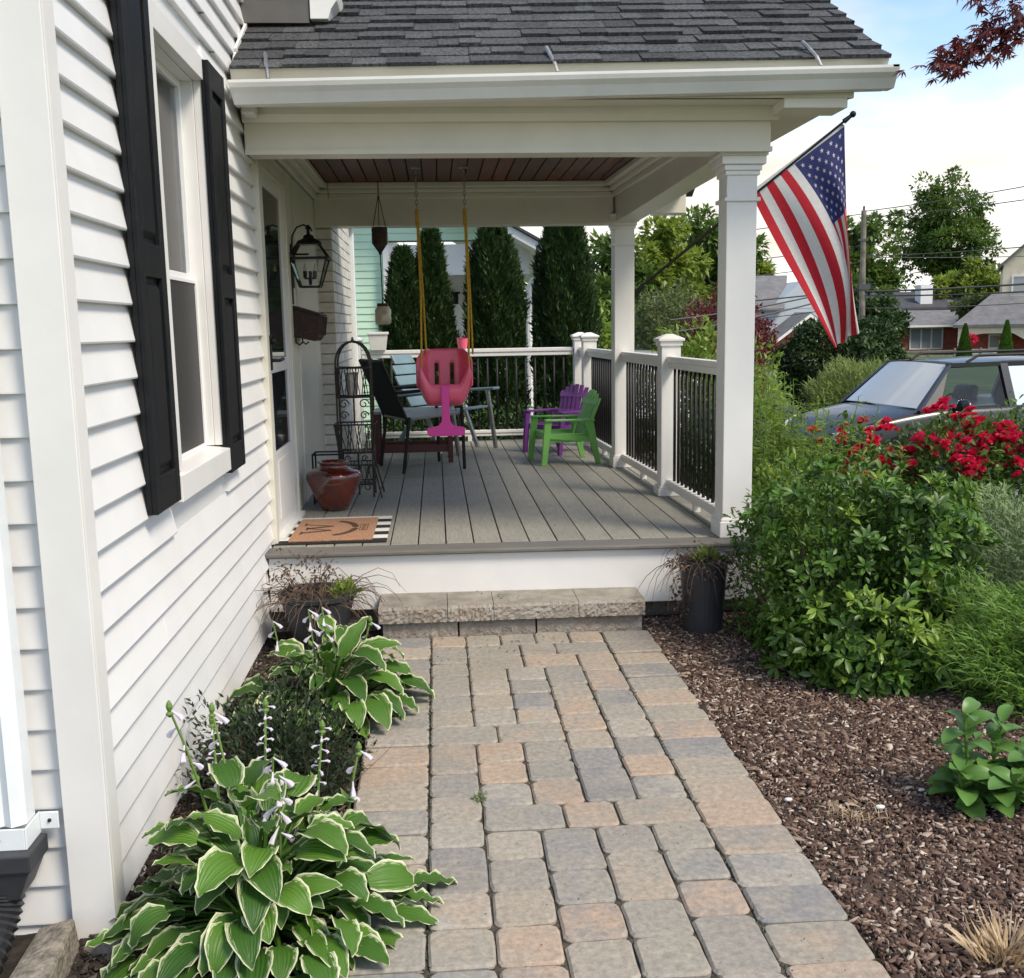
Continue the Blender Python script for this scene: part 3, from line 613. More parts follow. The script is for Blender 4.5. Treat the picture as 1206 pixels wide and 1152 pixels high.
while s < RL-.1:
    x = -.862-random.uniform(0, .0)
    while x < RT-.01:
        wd = random.choice((.10, .13, .15, .18, .22)); x1 = min(x+wd, RT+random.uniform(-.004, .006))
        if RT-x1 < .05: x1 = RT
        th = random.choice((.006, .012, .018)); dr = random.choice((0, 0, .004, -.003)); b0 = s+dr
        lift = .006+random.uniform(0, .003)
        obj('shingle', MB().hexa([rp(x+.0008, b0, lift), rp(x1-.0008, b0, lift), rp(x1-.0008, s+EX+.04, .0015), rp(x+.0008, s+EX+.04, .0015), rp(x+.0008, b0, lift+th), rp(x1-.0008, b0, lift+th), rp(x1-.0008, s+EX+.04, .004), rp(x+.0008, s+EX+.04, .004)]), M['shingle'], roof)
        x = x1
    s += EX; rowi += 1
# ------------------------------------------------------------ railings
rail = thing('railing', 'white porch railing with square posts and thin black balusters', 'railing', (1.45, 7.6, ZD))
def rr_(name, mb, mat, parent=None, **k): return obj(name, mb, mat, parent or rail, wp=parent is None, **k)
def post(x, y):
    h = .062
    p_ = rr_('post', MB().box(x-h, x+h, y-h, y+h, ZD, 1.365), M['trim'], bev=.004)
    obj('post_cap', MB().box(x-h-.022, x+h+.022, y-h-.022, y+h+.022, 1.375, 1.392).hexa([(x-h-.02, y-h-.02, 1.392), (x+h+.02, y-h-.02, 1.392), (x+h+.02, y+h+.02, 1.392), (x-h-.02, y+h+.02, 1.392), (x-.02, y-.02, 1.42), (x+.02, y-.02, 1.42), (x+.02, y+.02, 1.42), (x-.02, y+.02, 1.42)]).box(x-h-.01, x+h+.01, y-h-.01, y+h+.01, 1.345, 1.375), M['trim'], p_, bev=.003)
    obj('post_skirt', MB().box(x-h-.02, x+h+.02, y-h-.02, y+h+.02, ZD+.001, ZD+.05).box(x-h-.01, x+h+.01, y-h-.01, y+h+.01, ZD+.05, ZD+.065), M['trim'], p_, bev=.004)
post(colx(6.60), 6.60); post(colx(9.50), 9.50); post(1.40, 10.10); post(-.78, 10.12)
def bay(p, q):
    p, q = Vector((*p, 0)), Vector((*q, 0)); d = (q-p).normalized()
    z = lambda v, h: (v.x, v.y, h)
    rr_('top_rail', MB().beam(z(p, 1.262), z(q, 1.262), .062, .036).beam(z(p, 1.225), z(q, 1.225), .044, .04), M['trim'], bev=.005)
    rr_('bottom_rail', MB().beam(z(p, .475), z(q, .475), .056, .03).beam(z(p, .445), z(q, .445), .04, .03), M['trim'], bev=.005)
    m = (p+q)/2; rr_('rail_foot', MB().box(m.x-.02, m.x+.02, m.y-.02, m.y+.02, ZD, .44), M['trim'], bev=.003)
    n = max(2, round((q-p).length/.092))
    for k in range(1, n):
        v = p+(q-p)*k/n; o = obj('baluster', BAL, parent=rail, loc=(v.x-rail.location.x, v.y-rail.location.y, 0))
BAL = mesh(MB().cyl((0, 0, .485-ZD), (0, 0, 1.215-ZD), .0095, n=8), M['iron'], True)
bay((colx(5.34), 5.34), (colx(6.54), 6.54)); bay((colx(6.67), 6.67), (colx(7.94), 7.94)); bay((colx(8.1), 8.1), (colx(9.43), 9.43))
bay((colx(9.57), 9.57), (1.41, 10.03)); bay((-.71, 10.12), (1.33, 10.10))

# ------------------------------------------------------------ things on the porch
def tp(t, name, mb, mat, **k): return obj(name, mb, mat, t, wp=True, **k)
# wall lantern
lan = thing('wall_lantern', 'black coach lantern with clear panes on a curled bracket beside the door', 'lantern', (-.87, 6.52, 1.7))
tp(lan, 'back_plate', MB().box(-.866, -.853, 6.47, 6.57, 1.74, 2.0).box(-.866, -.858, 6.50, 6.54, 1.64, 1.80), M['iron'], bev=.004)
tp(lan, 'arm', MB().tube([(-.853, 6.52, 1.94), (-.755, 6.52, 1.94)], .006).tube([(-.855, 6.52, 1.98), (-.85, 6.52, 2.05), (-.82, 6.52, 2.10), (-.78, 6.52, 2.115), (-.74, 6.52, 2.10), (-.73, 6.52, 2.075)], .005), M['iron'])
lx, ly = -.752, 6.52
def sq(h, z): return [(lx-h, ly-h, z), (lx+h, ly-h, z), (lx+h, ly+h, z), (lx-h, ly+h, z)]
fr = MB()
for i in range(4):
    fr.tube([sq(.108, 1.905)[i], sq(.06, 1.745)[i]], .0045, 6).tube([sq(.118, 1.915)[i], sq(.062, 2.0)[i]], .0045, 6)
    fr.beam(sq(.118, 1.91)[i], sq(.118, 1.91)[(i+1) % 4], .010, .013).beam(sq(.06, 1.745)[i], sq(.06, 1.745)[(i+1) % 4], .009, .009).beam(sq(.062, 2.0)[i], sq(.062, 2.0)[(i+1) % 4], .009, .009)
tp(lan, 'frame', fr, M['iron'])
tp(lan, 'cap', MB().lathe([(.08, 2.0), (.07, 2.018), (.035, 2.035), (.03, 2.05), (.012, 2.06), (.010, 2.085), (.02, 2.095), (.004, 2.115)], (lx, ly, 0), 12), M['iron'])
tp(lan, 'glass_panes', MB().hexa(sq(.058, 1.75)+sq(.106, 1.9)).hexa(sq(.115, 1.92)+sq(.06, 1.995)), M['clear'])
tp(lan, 'candle_holder', MB().cyl((lx, ly, 1.755), (lx, ly, 1.80), .008, .014).cyl((lx-.03, ly, 1.80), (lx-.03, ly, 1.84), .012).cyl((lx+.03, ly, 1.80), (lx+.03, ly, 1.84), .012).cyl((lx, ly+.02, 1.80), (lx, ly+.02, 1.84), .012).box(lx-.035, lx+.035, ly-.006, ly+.006, 1.79, 1.80), M['iron'])
tp(lan, 'bulb', MB().cyl((lx-.03, ly, 1.84), (lx-.03, ly, 1.885), .009, .004).cyl((lx+.03, ly, 1.84), (lx+.03, ly, 1.885), .009, .004), M['frost'])
# mailbox
mbx = thing('mailbox', 'dark brown slatted mailbox hung on the wall below the lantern', 'mailbox', (-.87, 6.6, 1.4))
tp(mbx, 'box', MB().prism([(-.864, 1.445), (-.735, 1.415), (-.715, 1.44), (-.70, 1.57), (-.864, 1.625)], 'y', 6.46, 6.80), M['brownbox'], bev=.006)
sl_ = MB()
for k in range(9): sl_.beam((-.712-.001, 6.475+k*.039, 1.45), (-.697, 6.475+k*.039, 1.565), .006, .024)
tp(mbx, 'front_slats', sl_, M['darkwood'])
tp(mbx, 'lid', MB().hexa([(-.866, 6.45, 1.622), (-.69, 6.45, 1.566), (-.69, 6.81, 1.566), (-.866, 6.81, 1.622), (-.866, 6.45, 1.634), (-.69, 6.45, 1.578), (-.69, 6.81, 1.578), (-.866, 6.81, 1.634)]), M['brownbox'], bev=.003)
tp(mbx, 'hook', MB().tube([(-.85, 6.47, 1.44), (-.85, 6.47, 1.41), (-.83, 6.47, 1.395), (-.81, 6.47, 1.41)], .005, 6).tube([(-.85, 6.79, 1.44), (-.85, 6.79, 1.41), (-.83, 6.79, 1.395), (-.81, 6.79, 1.41)], .005, 6), M['iron'])
# red pot
po = thing('red_pot', 'squat glazed dark red ceramic pot on the deck by the door', 'pot', (-.65, 6.40, .38))
prof = [(.07, .004), (.078, .0), (.095, .03), (.13, .10), (.16, .165), (.172, .205), (.170, .225), (.155, .243), (.12, .257), (.09, .264), (.084, .272), (.086, .285), (.098, .294), (.10, .300), (.088, .300), (.074, .28), (.072, .25), (.10, .2), (.05, .05)]
tp(po, 'body', MB().lathe(prof, (-.65, 6.40, .382), 40), M['redglaze'], smooth=True)
tr = thing('wire_tray', 'black wire tray standing against the wall behind the red pot', 'tray', (-.72, 6.66, .38))
tm = MB()
for z in (.70, .55, .40): tm.tube([(-.80, 6.6, z), (-.62, 6.6, z), (-.62, 6.76, z), (-.80, 6.76, z), (-.80, 6.6, z)], .006, 6)
for x, y in ((-.8, 6.6), (-.62, 6.6), (-.62, 6.76), (-.8, 6.76)): tm.tube([(x, y, .381), (x, y, .70)], .006, 6)
tp(tr, 'frame', tm, M['iron'])
# plant stand
ps = thing('plant_stand', 'tall rusty wire plant stand with arched top and scrolls by the brick', 'plant stand', (-.545, 6.93, .38))
f = MB(); x0, x1 = -.655, -.435
for y in (6.84, 7.02):
    pts = [(x0, y, .381), (x0, y, 1.26)]+[(-.545-.11*math.cos(q), y, 1.26+.145*math.sin(q)) for q in np.linspace(.2, math.pi-.2, 11)]+[(x1, y, 1.26), (x1, y, .381)]
    f.tube(pts, .0065, 6)
f.tube([(-.545, 6.84, 1.405), (-.545, 6.93, 1.43), (-.545, 7.02, 1.405)], .0055, 6)
for y, q in ((6.84, -.05), (7.02, .05)): f.tube([(x1, y, .62), (x1+.055, y+q, .381)], .006, 6).tube([(x0, y, .62), (x0-.03, y+q, .381)], .006, 6)
tp(ps, 'frame', f, M['wire'])
def basket(z0, z1, wd, flare):
    b = MB(); cx_, cy_ = -.545, 6.93
    def rg(z, h, k=.11): return [(cx_-h, cy_-k, z), (cx_+h, cy_-k, z), (cx_+h, cy_+k, z), (cx_-h, cy_+k, z), (cx_-h, cy_-k, z)]
    b.tube(rg(z1, wd+flare), .006, 6).tube(rg(z0, wd), .006, 6)
    for k in range(9):
        q = k/8; 
        for y in (-.11, .11):
            b.tube([(cx_-wd+2*wd*q, cy_+y, z0), (cx_-(wd+flare)+2*(wd+flare)*max(0, min(1, q+.12*(-1)**k)), cy_+y, z1)], .003, 4)
    for k in range(5):
        q = k/4
        for sx in (-1, 1): b.tube([(cx_+sx*wd, cy_-.11+.22*q, z0), (cx_+sx*(wd+flare), cy_-.11+.22*q, z1)], .003, 4)
    for k in range(4): b.tube([(cx_-wd, cy_-.11+.22*k/3, z0), (cx_+wd, cy_-.11+.22*k/3, z0)], .003, 4)
    tp(ps, 'basket', b, M['wire'])
basket(1.045, 1.235, .108, .0); basket(.68, .865, .108, .025); basket(.47, .60, .108, 0)
for (cx_, z, rad) in [(-.61, 1.0, .035), (-.48, 1.0, .035), (-.61, .925, .03), (-.48, .925, .03), (-.62, .45, .03), (-.47, .45, .035), (-.60, .64, .022), (-.49, .64, .022)]:
    s_ = MB().tube([(cx_+rad*(1-.055*k)*math.cos(.55*k), 6.838, z+rad*(1-.055*k)*math.sin(.55*k)) for k in range(15)], .0042, 5); tp(ps, 'scroll', s_, M['wire'])
tp(ps, 'center_bar', MB().tube([(-.545, 6.838, .865), (-.545, 6.838, 1.045)], .006, 5).tube([(-.53, 6.838, .4), (-.53, 6.838, .68)], .006, 5), M['wire'])
o = obj('tin_can', MB().lathe([(.035, 0), (.045, .14), (.05, .15), (.04, .15), (.035, .02)], (0, 0, 0), 14), M['steel'], loc=(-.56, 6.93, 1.053), smooth=False); tag(o, 'grey metal can standing in the top basket of the wire plant stand', 'can')
# doormats
rug = thing('check_rug', 'black and white check rug lying under the coir doormat', 'rug', (-.58, 5.7, .382))
wh, bk = MB(), MB(); n_ = 8; rx0, rx1, ry0, ry1 = -.862, -.285, 5.335, 6.085
for j in range(n_):
    for i in range(6):
        a0, a1 = rx0+(rx1-rx0)*i/6, rx0+(rx1-rx0)*(i+1)/6; b0, b1 = ry0+(ry1-ry0)*j/n_, ry0+(ry1-ry0)*(j+1)/n_
        if i == 0: tp(rug, 'black_band' if j % 2 == 0 else 'white_band', MB().box(rx0, rx1, b0, b1, .383, .3865), M['blackcloth' if j % 2 == 0 else 'whitecloth'])
matt = thing('doormat', 'tan coir doormat printed with a big W and a laurel wreath', 'doormat', (-.58, 5.68, .387))
tp(matt, 'pile', MB().box(-.80, -.36, 5.37, 5.985, .387, .399), M['coir'], bev=.004)
pr = MB()
def stroke(a, b, wd): pr.beam((a[0], a[1], .3995), (b[0], b[1], .3995), wd, .0016)
W_ = [(-.755, 5.50), (-.60, 5.555), (-.74, 5.61), (-.60, 5.665), (-.755, 5.72)]; W_ = [(-.755, 5.56), (-.60, 5.62), (-.735, 5.68), (-.60, 5.74), (-.755, 5.80)]
for a_, b_, wd in zip(W_, W_[1:], (.03, .014, .03, .014)): stroke(a_, b_, wd)
for (x, y) in (W_[0], W_[2], W_[4]): stroke((x, y-.035), (x, y+.035), .012)
for k in range(26):
    q = -1.25+2.5*k/25; x = -.60+.13*math.cos(q); y = 5.68+.20*math.sin(q); 
    for sg in (-1, 1):
        d_ = q+math.pi/2*np.sign(q if q else 1)+sg*.7; stroke((x, y), (x+.026*math.cos(d_), y+.03*math.sin(d_)), .010)
for (x, y0, y1) in ((-.445, 5.60, 5.78), (-.405, 5.60, 5.78)): stroke((x, y0), (x, y1), .004)
for y in (5.60, 5.78): stroke((-.445, y), (-.405, y), .004)
for k in range(7): stroke((-.436, 5.615+k*.0235), (-.415, 5.62+k*.0235), .006)
tp(matt, 'print', pr, M['matink'])
# toddler swing
sw = thing('toddler_swing', 'pink bucket toddler swing hanging on yellow ropes and chains', 'swing', (.055, 7.15, .8))
nu, nv = 28, 30; V = []; F = []
prof = [(-.13, .20), (-.145, .12), (-.12, .03), (-.02, -.005), (.07, .02), (.10, .14), (.12, .27), (.135, .375)]
from bisect import bisect
def pc(v):
    q = v*(len(prof)-1); i = min(int(q), len(prof)-2); fr_ = q-i; p0 = prof[max(i-1, 0)]; p1 = prof[i]; p2 = prof[i+1]; p3 = prof[min(i+2, len(prof)-1)]
    return [.5*((2*p1[k])+(-p0[k]+p2[k])*fr_+(2*p0[k]-5*p1[k]+4*p2[k]-p3[k])*fr_**2+(-p0[k]+3*p1[k]-3*p2[k]+p3[k])*fr_**3) for k in (0, 1)]
for j in range(nv+1):
    v = j/nv; y, z = pc(v)
    for i in range(nu+1):
        uu = -1+2*i/nu; a_ = abs(uu); e = max(0, (a_-.55)/.45)
        wv = .188 if v > .5 else .165+.02*v/.5
        if v > .88: wv -= .03*((v-.88)/.12)**2
        fb = max(0, min(1, (v-.5)/.2)); ff = max(0, 1-v/.3)
        yy_ = y-fb*.15*e**1.6; zz = z+(1-fb)*(1-ff)*.20*e**2+ff*(-.06+.13*e**1.5)
        if v > .85 and a_ > .75: zz -= .04*((a_-.75)/.25)**2*((v-.85)/.15)
        V.append((uu*wv, yy_, zz))
for j in range(nv):
    for i in range(nu):
        v = (j+.5)/nv; uu = -1+2*(i+.5)/nu
        if .62 < v < .86 and .19 < abs(uu) < .36: continue
        F.append((j*(nu+1)+i, j*(nu+1)+i+1, (j+1)*(nu+1)+i+1, (j+1)*(nu+1)+i))
sm_ = npmesh('seat', V, F, M['pink'], True)
so_ = obj('seat', sm_, parent=sw, loc=(0, 0, .165)); md = so_.modifiers.new('thick', 'SOLIDIFY'); md.thickness = .012; md.offset = 0
tb = MB().prism([(-.028, .30), (.028, .30), (.026, .12), (.03, .06), (.045, .035), (.075, .025), (.12, .02), (.13, .005), (.125, -.03), (.11, -.04), (-.11, -.04), (-.125, -.03), (-.13, .005), (-.12, .02), (-.075, .025), (-.045, .035), (-.03, .06), (-.026, .12)], 'y', -.175, -.157)
obj('front_bar', tb, M['magenta'], sw, bev=.004)
ch = MB(); 
for X in (-.155, .165):
    rp_ = MB().tube([(X, 0, 1.42), (X+.01, -.03, .9), (X+.015*(1 if X > 0 else -1)*0+.0, -.08, .40), (X, -.10, .33)], .0075, 6).tube([(X+.005, 0, 1.42), (X+.025, .03, .9), (X+.035, .07, .50)], .0075, 6).tube([(X, 0, 1.47), (X, 0, 1.36)], .012, 6)
    obj('rope', rp_, M['rope'], sw)
    c_ = MB(); z = 1.47; k = 0
    while z < 1.735:
        pts = [(X+(.009*math.cos(q) if k % 2 else 0), (0 if k % 2 else .009*math.cos(q)), z+.015+.019*math.sin(q)) for q in np.linspace(0, 2*math.pi, 9)]
        c_.tube(pts, .0032, 5, cap=False); z += .029; k += 1
    obj('chain', c_, M['steel'], sw)
    obj('ceiling_hook', MB().box(X-.03, X+.03, -.02, .02, 1.733, 1.741).tube([(X, 0, 1.735), (X, 0, 1.71)], .006), M['steel'], sw)
# hanging ornaments
h1 = thing('hanging_jar', 'dark wooden hanging lantern with a pale glass jar strung below it', 'ornament', (-.385, 7.80, 1.5))
tp(h1, 'cord', MB().tube([(-.385, 7.8, 2.54), (-.385, 7.8, 2.45)], .004, 5).tube([(-.385, 7.8, 2.45), (-.43, 7.8, 2.22)], .003, 5).tube([(-.385, 7.8, 2.45), (-.34, 7.8, 2.22)], .003, 5).tube([(-.385, 7.8, 2.45), (-.385, 7.76, 2.22)], .003, 5).tube([(-.385, 7.8, 2.04), (-.380, 7.8, 1.665)], .004, 5), M['darkwood'])
tp(h1, 'lantern_body', MB().lathe([(.056, 2.215), (.058, 2.20), (.058, 2.10), (.05, 2.09), (.012, 2.035), (.010, 2.02)], (-.385, 7.8, 0), 10), M['darkwood'])
tp(h1, 'glass_jar', MB().lathe([(.035, 1.515), (.055, 1.52), (.06, 1.54), (.06, 1.62), (.045, 1.645), (.04, 1.65)], (-.38, 7.8, 0), 16), M['frost'], smooth=True)
tp(h1, 'jar_lid', MB().cyl((-.38, 7.8, 1.648), (-.38, 7.8, 1.67), .043, n=16), M['darkwood'])
# kids' chairs
def kid_chair(label, mat, loc, rz, slats=7):
    t = thing('child_chair', label, 'chair', loc, rz, 'small plastic garden chairs')
    V = []
    seat = MB()
    for k in range(5):
        y = -.155+k*.0775; seat.hexa([(.17, y-.036, .235), (.17, y+.036, .235), (-.15, y+.036, .195), (-.15, y-.036, .195), (.17, y-.036, .255), (.17, y+.036, .255), (-.15, y+.036, .213), (-.15, y-.036, .213)])
    seat.hexa([(.165, -.195, .20), (.165, .195, .20), (.185, .195, .20), (.185, -.195, .20), (.165, -.195, .255), (.165, .195, .255), (.185, .195, .25), (.185, -.195, .25)]).box(-.16, .17, -.197, -.185, .18, .25).box(-.16, .17, .185, .197, .18, .25)
    obj('seat', seat, mat, t, bev=.003)
    for k in range(slats):
        q = -1+2*k/(slats-1); ht = .585-.06*q*q; y0 = q*.125; y1 = q*.165; wd = .021
        b = MB().hexa([(-.135, y0-.017, .21), (-.135, y0+.017, .21), (-.155, y0+.017, .205), (-.155, y0-.017, .205), (-.255, y1-wd, ht), (-.255, y1+wd, ht), (-.27, y1+wd, ht-.004), (-.27, y1-wd, ht-.004)])
        obj('back_slat', b, mat, t, bev=.003)
    obj('back_rail', MB().hexa([(-.155, -.16, .31), (-.155, .16, .31), (-.19, .16, .31), (-.19, -.16, .31), (-.18, -.165, .36), (-.18, .165, .36), (-.205, .165, .36), (-.205, -.165, .36)]).hexa([(-.215, -.175, .47), (-.215, .175, .47), (-.235, .175, .47), (-.235, -.175, .47), (-.235, -.18, .51), (-.235, .18, .51), (-.25, .18, .51), (-.25, -.18, .51)]), mat, t, bev=.003)
    for s in (-1, 1):
        y = s*.205
        obj('arm', MB().hexa([(.215, y-.03, .355), (.215, y+.03, .355), (-.20, y+.028, .345), (-.20, y-.028, .345), (.215, y-.03, .372), (.215, y+.03, .372), (-.20, y+.028, .362), (-.20, y-.028, .362)]), mat, t, bev=.005)
        obj('leg', MB().hexa([(.20, y-.012, 0), (.20, y+.012, 0), (.245, y+.012, 0), (.245, y-.012, 0), (.155, y-.014, .355), (.155, y+.014, .355), (.215, y+.014, .355), (.215, y-.014, .355)]), mat, t, bev=.004)
        obj('leg', MB().hexa([(-.255, y-.012, 0), (-.255, y+.012, 0), (-.215, y+.012, 0), (-.215, y-.012, 0), (-.19, y-.014, .35), (-.19, y+.014, .35), (-.115, y+.014, .35), (-.115, y-.014, .35)]), mat, t, bev=.004)
        obj('side_brace', MB().beam((-.17, y, .20), (.18, y, .235), .012, .04), mat, t)
    return t
kid_chair('small bright green plastic garden chair seen from its side', M['green'], (1.02, 8.40, ZD), R(190))
kid_chair('small purple plastic garden chair behind the green one', M['purple'], (1.07, 9.12, ZD), R(222))
# black patio chair
bc = thing('patio_chair', 'black patio chair with a high sling back turned away from the path', 'chair', (-.13, 8.28, ZD), R(22))
obj('backrest', MB().hexa([(-.21, -.25, .42), (-.21, .25, .42), (-.23, .25, .42), (-.23, -.25, .42), (-.40, -.25, .86), (-.40, .25, .86), (-.42, .25, .85), (-.42, -.25, .85)]), M['blackcloth'], bc, bev=.006)
obj('seat', MB().hexa([(-.23, -.25, .40), (.25, -.25, .43), (.25, .25, .43), (-.23, .25, .40), (-.23, -.25, .42), (.25, -.25, .45), (.25, .25, .45), (-.23, .25, .42)]), M['tabletop'], bc, bev=.006)
for s in (-1, 1):
    y = s*.265
    obj('arm', MB().tube([(-.31, y, .62), (-.1, y, .63), (.18, y, .63), (.225, y, .60), (.24, y, .45)], .014, 8), M['iron'], bc)
    obj('back_post', MB().tube([(-.215, y*.97, .40), (-.41, y*.97, .865)], .013, 8), M['iron'], bc)
    obj('leg', MB().tube([(.24, y, .46), (.25, y, .0)], .014, 8), M['iron'], bc); obj('leg', MB().tube([(-.2, y, .43), (-.26, y, .0)], .014, 8), M['iron'], bc)
obj('crossbar', MB().tube([(-.405, -.257, .86), (-.405, .257, .86)], .013, 8), M['iron'], bc); obj('crossbar', MB().tube([(.24, -.26, .43), (.24, .26, .43)], .012, 8), M['iron'], bc)
o = thing('low_table', 'low table with grey top on dark red legs behind the black chair', 'table', (-.2, 8.72, ZD))
obj('top', MB().box(-.33, .33, -.2, .2, .41, .435), M['tabletop'], o, bev=.005)
for sx in (-1, 1):
    for sy in (-1, 1): obj('leg', MB().box(sx*.3-.02, sx*.3+.02, sy*.17-.02, sy*.17+.02, 0, .41), M['redwood'], o, bev=.003)
obj('stretcher', MB().box(-.28, .28, -.18, -.16, .09, .15).box(-.28, .28, .16, .18, .09, .15), M['redwood'], o)
# slate blue reclining chair
ad = thing('deck_chair', 'slate blue slatted reclining chair near the back railing', 'chair', (.06, 9.45, ZD), R(-36))
for k in range(6):
    q0 = k/6; q1 = (k+.88)/6; hw = .25*(1 if k < 4 else (.86 if k == 4 else .6))
    a0 = Vector((-.12-.36*q0, 0, .32+.56*q0)); a1 = Vector((-.12-.36*q1, 0, .32+.56*q1))
    obj('back_slat', MB().hexa([(a0.x, -hw, a0.z), (a0.x, hw, a0.z), (a0.x-.02, hw, a0.z-.01), (a0.x-.02, -hw, a0.z-.01), (a1.x, -hw*.97, a1.z), (a1.x, hw*.97, a1.z), (a1.x-.02, hw*.97, a1.z-.01), (a1.x-.02, -hw*.97, a1.z-.01)]), M['teal'], ad, bev=.006)
for k in range(5): obj('seat_slat', MB().box(-.1+k*.085, -.025+k*.085, -.25, .25, .33+.012*k, .35+.012*k), M['teal'], ad, bev=.005)
for s in (-1, 1):
    y = .30*s
    obj('arm', MB().hexa([(-.33, y-.045, .50), (.38, y-.055, .54), (.38, y+.055, .54), (-.33, y+.045, .50), (-.33, y-.045, .52), (.38, y-.055, .565), (.38, y+.055, .565), (-.33, y+.045, .52)]), M['teal'], ad, bev=.006)
    obj('leg', MB().beam((.28, y, .54), (.36, y, .0), .03, .03), M['steel'], ad); obj('leg', MB().beam((-.1, y, .34), (-.36, y, .0), .04, .03), M['teal'], ad); obj('leg', MB().beam((.02, y, .36), (.16, y, .0), .03, .03), M['steel'], ad)
# pots on the back rail
o = obj('square_planter', MB().hexa([(-.07, -.07, 0), (.07, -.07, 0), (.07, .07, 0), (-.07, .07, 0), (-.09, -.09, .15), (.09, -.09, .15), (.09, .09, .15), (-.09, .09, .15)]).box(-.10, .10, -.10, .10, .15, .175), M['white_pot'], loc=(-.55, 10.12, 1.281), bev=.004); tag(o, 'white square planter on the far railing beside the plant stand', 'planter')
o = obj('pink_pot', MB().lathe([(.04, 0), (.055, .10), (.062, .105), (.05, .105), (.045, .03)], (0, 0, 0), 16), M['pink'], loc=(.26, 10.11, 1.281), smooth=False); tag(o, 'small pink pot on the far railing behind the swing', 'pot')
# flag
fl = thing('flag', 'stars and stripes flag hanging from a dark angled pole on the far column', 'flag', (1.53, 7.95, 1.72))
P0, P1 = Vector((1.50, 7.98, 1.705)), Vector((3.10, 7.76, 2.975))
tp(fl, 'pole', MB().tube([P0, P0.lerp(P1, .5)], .012, 10).tube([P0.lerp(P1, .48), P1], .0095, 10), M['iron'])
tp(fl, 'finial', MB().ball(P1+(P1-P0).normalized()*.02, .024, 12, 8).cyl(P1-(P1-P0).normalized()*.06, P1, .02, .014), M['iron'])
tp(fl, 'bracket', MB().box(1.512, 1.52, 7.95, 8.03, 1.62, 1.80).tube([(1.515, 7.99, 1.68), (1.60, 7.975, 1.785)], .022, 10), M['iron'], bev=.003)
def hv(v): return Vector((2.40, 7.86, 2.42)).lerp(Vector((3.06, 7.77, 2.905)), v)
def mv(v):
    a_ = Vector((2.72, 7.90, 1.87)); b_ = Vector((3.03, 7.80, 2.13)); c_ = Vector((3.10, 7.74, 2.26))
    return a_.lerp(b_, v/.46) if v < .46 else b_.lerp(c_, (v-.46)/.54)
def ev(v): return Vector((3.07, 7.88, 1.275)).lerp(Vector((3.205, 7.72, 1.40)), v)
def flag_pt(u, v):
    h, m_, e_ = hv(v), mv(v), ev(v); c_ = (m_-h*.3025-e_*.2025)/.495     # quadratic through m at u=.45
    q = h*(1-u)**2+c_*2*u*(1-u)+e_*u*u
    w_ = u**.8; q = q+Vector((.012*math.sin(9*v+5*u)*w_, .055*w_*math.sin(15*v-2*u)+.03*math.sin(6*u+3*v)*w_, 0)); return q
mred = mk('flag_red', (.55, .018, .035), .8, .08, 40, .3, 400); mwhite = mk('flag_white', (.72, .70, .68), .8, .05, 40, .3, 400); mblue = mk('flag_blue', (.035, .04, .16), .8, .1, 40, .3, 400)
for mmx in (mred, mwhite, mblue):
    t_ = mmx.node_tree; trn = t_.nodes.new('ShaderNodeBsdfTranslucent'); pB = t_.nodes['Principled BSDF']
    t_.links.new(pB.inputs['Base Color'].links[0].from_socket, trn.inputs[0]); ms = t_.nodes.new('ShaderNodeMixShader'); ms.inputs[0].default_value = .3
    t_.links.new(pB.outputs[0], ms.inputs[1]); t_.links.new(trn.outputs[0], ms.inputs[2]); t_.links.new(ms.outputs[0], t_.nodes['Material Output'].inputs[0])
nU, SUB = 50, 3
for sidx in range(13):                 # v = 0 at the house end of the hoist, canton at the tip
    v0, v1 = sidx/13, (sidx+1)/13; V = []; F = []; us_ = 0 if sidx < 6 else .4
    for i in range(nU+1):
        for k in range(SUB+1): V.append(flag_pt(us_+(1-us_)*i/nU, v0+(v1-v0)*k/SUB))
    for i in range(nU):
        for k in range(SUB): F.append((i*(SUB+1)+k, i*(SUB+1)+k+1, (i+1)*(SUB+1)+k+1, (i+1)*(SUB+1)+k))
    o = obj('stripe', npmesh('stripe', V, F, mred if sidx % 2 == 0 else mwhite, True), parent=fl); o.location = -fl.location
V = []; F = []; a_, b_ = 26, 28
for i in range(a_+1):
    for k in range(b_+1): V.append(flag_pt(.4*i/a_, 6/13+7/13*k/b_))
for i in range(a_):
    for k in range(b_): F.append((i*(b_+1)+k, i*(b_+1)+k+1, (i+1)*(b_+1)+k+1, (i+1)*(b_+1)+k))
o = obj('canton', npmesh('canton', V, F, mblue, True), parent=fl); o.location = -fl.location
st = MB()
def fn(u, v): return (flag_pt(u+.01, v)-flag_pt(u-.01, v)).cross(flag_pt(u, min(1, v+.01))-flag_pt(u, v-.01)).normalized()
for r_ in range(9):
    for c_ in range(6 if r_ % 2 == 0 else 5):
        u0 = .4*((2*c_+1) if r_ % 2 == 0 else (2*c_+2))/12; v0 = 6/13+7/13*(r_+1)/10
        for sg in (1, -1):
            ring_ = []
            for k in range(10):
                rad = .021 if k % 2 == 0 else .0085; q = math.pi*k/5
                uu, vv = u0+rad*math.sin(q)*.72, v0+rad*1.08*math.cos(q); ring_.append(flag_pt(uu, min(.999, vv))+fn(uu, min(.98, vv))*.0025*sg)
            c0 = flag_pt(u0, v0)+fn(u0, v0)*.0025*sg; b0 = len(st.v); st.v += [tuple(c0)]+[tuple(q) for q in ring_]
            for k in range(10): st.f.append((b0, b0+1+k, b0+1+(k+1) % 10))
o = obj('stars', npmesh('stars', st.v, st.f, mwhite), parent=fl); o.location = -fl.location
V = []; F = []
